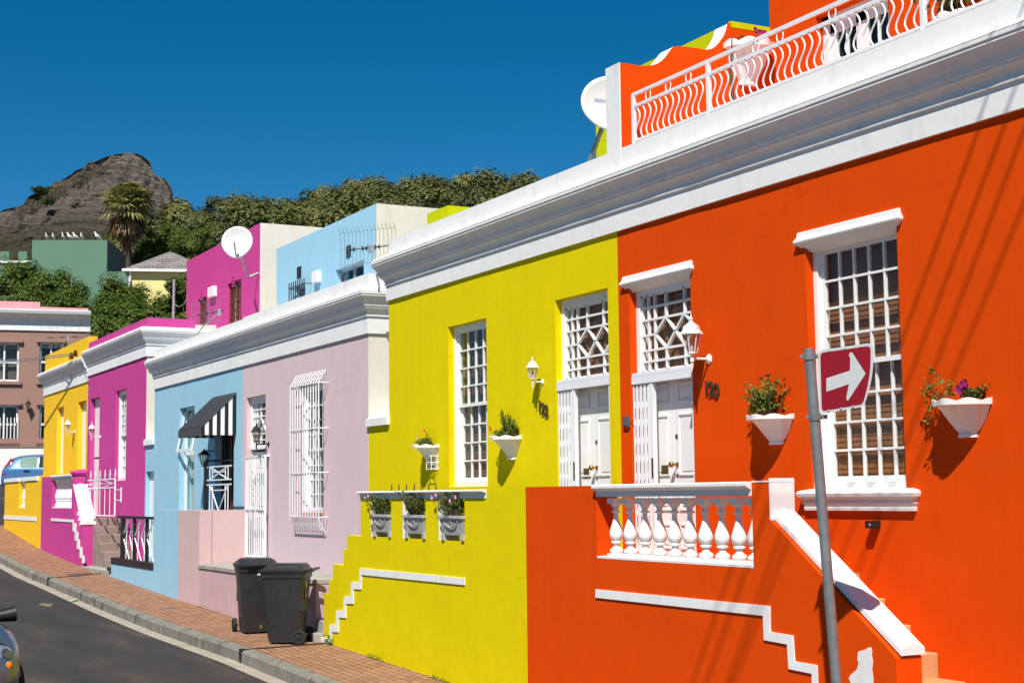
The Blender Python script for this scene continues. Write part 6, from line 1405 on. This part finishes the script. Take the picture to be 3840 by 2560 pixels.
# ------------------------------------------------------------------ the mountain
c7 = [(-600, 1050), (-300, 900), (0, 775), (60, 765), (150, 745), (190, 710), (240, 640), (330, 600), (450, 540), (520, 510), (600, 460), (690, 410), (720, 375), (800, 345), (860, 320), (960, 265), (1050, 225), (1120, 205), (1270, 185), (1390, 192), (1450, 220), (1500, 260), (1540, 320), (1560, 400), (1620, 440), (1680, 455), (1710, 500), (1740, 560), (1760, 630), (1772, 720), (1792, 790), (1815, 830), (1900, 880), (2100, 960), (2500, 1100), (3000, 1300)]
cxs = [a/2.8 for a, _ in c7]; cys = [500+b/2.8 for _, b in c7]
DM = 1500.
def mh(u):
    px = 1920+u/DM*FPX; py = float(np.interp(px, cxs, cys)); r = ray(px, py); return r.z/r.dot(FH)*DM
us = np.linspace(mh and (-300-1920)/FPX*DM, (1100-1920)/FPX*DM, 430); T = np.linspace(0, 1.12, 210); mb = MB(); nu = len(us)
for t in T:
    for u in us:
        H = mh(u); 
        if t <= 1:
            h = H*(.06+.94*t); q = h/9.0+1.6*noise.noise(Vector((u*.008, h*.01, 0))); f_ = q-math.floor(q); st_ = (math.floor(q)+min(1, max(0, (f_-.25)/.75))**2.2)*9.0-1.6*9*noise.noise(Vector((u*.008, h*.01, 0)))
            k_ = max(0., min(1., (t-.5)*2.2))
            if t < .97: h = h+(st_-h)*.95*k_
            d = DM-(1-t)*520+noise.fractal(Vector((u*.022, t*9, 0)), .9, 2.1, 5)*24*(1-t*.3)+abs(noise.noise(Vector((u*.05, t*1.5, 3))))*34*k_+abs(noise.noise(Vector((u*.13, t*4, 8))))*12*k_
            if t > .97: h = H*(.06+.94*t)
        else: h = H*(1-(t-1)*2.5); d = DM+(t-1)*900
        p = FH*d+RH*(u*(d/DM if False else 1)); mb.v.append((p.x, p.y, h+noise.fractal(Vector((u*.05, h*.05, 5)), 1., 2., 4)*2.5*(1 if t < 1.0 else 0)))
for i in range(len(T)-1):
    for j in range(nu-1): a = i*nu+j; mb.f.append((a, a+1, a+nu+1, a+nu))
def rockmat():
    m, t, b = newmat('strata_rock'); L = t.links; g = N(t, 'ShaderNodeNewGeometry'); sx = N(t, 'ShaderNodeSeparateXYZ'); L.new(g.outputs['Position'], sx.inputs[0])
    mp = N(t, 'ShaderNodeMapping'); mp.inputs['Scale'].default_value = (.010, .010, .20); L.new(g.outputs['Position'], mp.inputs[0])
    n1 = N(t, 'ShaderNodeTexNoise', Scale=1.0, Detail=10.0, Roughness=.68); L.new(mp.outputs[0], n1.inputs['Vector'])
    r1 = ramp(t, n1.outputs[0], [(.34, (.10, .088, .078, 1)), (.43, (.23, .19, .165, 1)), (.48, (.37, .33, .30, 1)), (.53, (.17, .15, .13, 1)), (.58, (.31, .225, .19, 1)), (.66, (.45, .42, .385, 1))])
    n2 = N(t, 'ShaderNodeTexNoise', Scale=.012, Detail=8.0, Roughness=.65); L.new(g.outputs['Position'], n2.inputs['Vector'])
    r2 = ramp(t, n2.outputs[0], [(.50, (0, 0, 0, 1)), (.62, (.75, .75, .75, 1))])
    mr = N(t, 'ShaderNodeMapRange'); L.new(sx.outputs[2], mr.inputs[0]); mr.inputs[1].default_value = 230; mr.inputs[2].default_value = 285; mr.inputs[3].default_value = .85; mr.inputs[4].default_value = .0
    ma = N(t, 'ShaderNodeMath', operation='MAXIMUM'); L.new(r2.outputs[0], ma.inputs[0]); L.new(mr.outputs[0], ma.inputs[1])
    n3 = N(t, 'ShaderNodeTexNoise', Scale=.08, Detail=6.0); L.new(g.outputs['Position'], n3.inputs['Vector'])
    r3 = ramp(t, n3.outputs[0], [(.3, (.035, .042, .018, 1)), (.5, (.085, .085, .035, 1)), (.7, (.15, .105, .075, 1))])
    mx = N(t, 'ShaderNodeMix', data_type='RGBA'); L.new(ma.outputs[0], mx.inputs[0]); L.new(r1.outputs[0], mx.inputs[6]); L.new(r3.outputs[0], mx.inputs[7]); L.new(mx.outputs[2], b.inputs['Base Color']); b.inputs['Roughness'].default_value = .95; b.inputs['Specular IOR Level'].default_value = .1
    mp2 = N(t, 'ShaderNodeMapping'); mp2.inputs['Scale'].default_value = (.16, .16, .05); L.new(g.outputs['Position'], mp2.inputs[0]); n4 = N(t, 'ShaderNodeTexNoise', Scale=1.0, Detail=9.0, Roughness=.7); L.new(mp2.outputs[0], n4.inputs['Vector'])
    ad = N(t, 'ShaderNodeMath', operation='ADD'); L.new(n1.outputs[0], ad.inputs[0]); L.new(n4.outputs[0], ad.inputs[1])
    bp = N(t, 'ShaderNodeBump', Strength=1.0, Distance=22.0); L.new(ad.outputs[0], bp.inputs['Height']); L.new(bp.outputs[0], b.inputs['Normal']); return m
tag(mb.build('mountain', rockmat(), smooth=False, merge=False), kind='structure')
# a lone pine on the mountain shoulder
c = P(150, 712, d=1400); o = thing('pine_tree', 'lone dark pine on the left shoulder of the mountain', 'tree', (c.x, c.y, c.z-14))
local(MB().tube([(0, 0, -4), (1, 0, 12)], .6, 6), 'trunk', M['bark'], o); pts = RNG.normal(size=(900, 3))*np.array([3.4, 3.4, 1.3])+np.array([0, 0, 14]); p2_ = RNG.normal(size=(600, 3))*np.array([3, 3, 1.6])+np.array([7, -4, 3]); leaf_cloud('crown', M['leafdk'], o, np.concatenate([pts, p2_]), 1.0, RNG.uniform(0, .3, 1500))
for q in (6, 3): pass
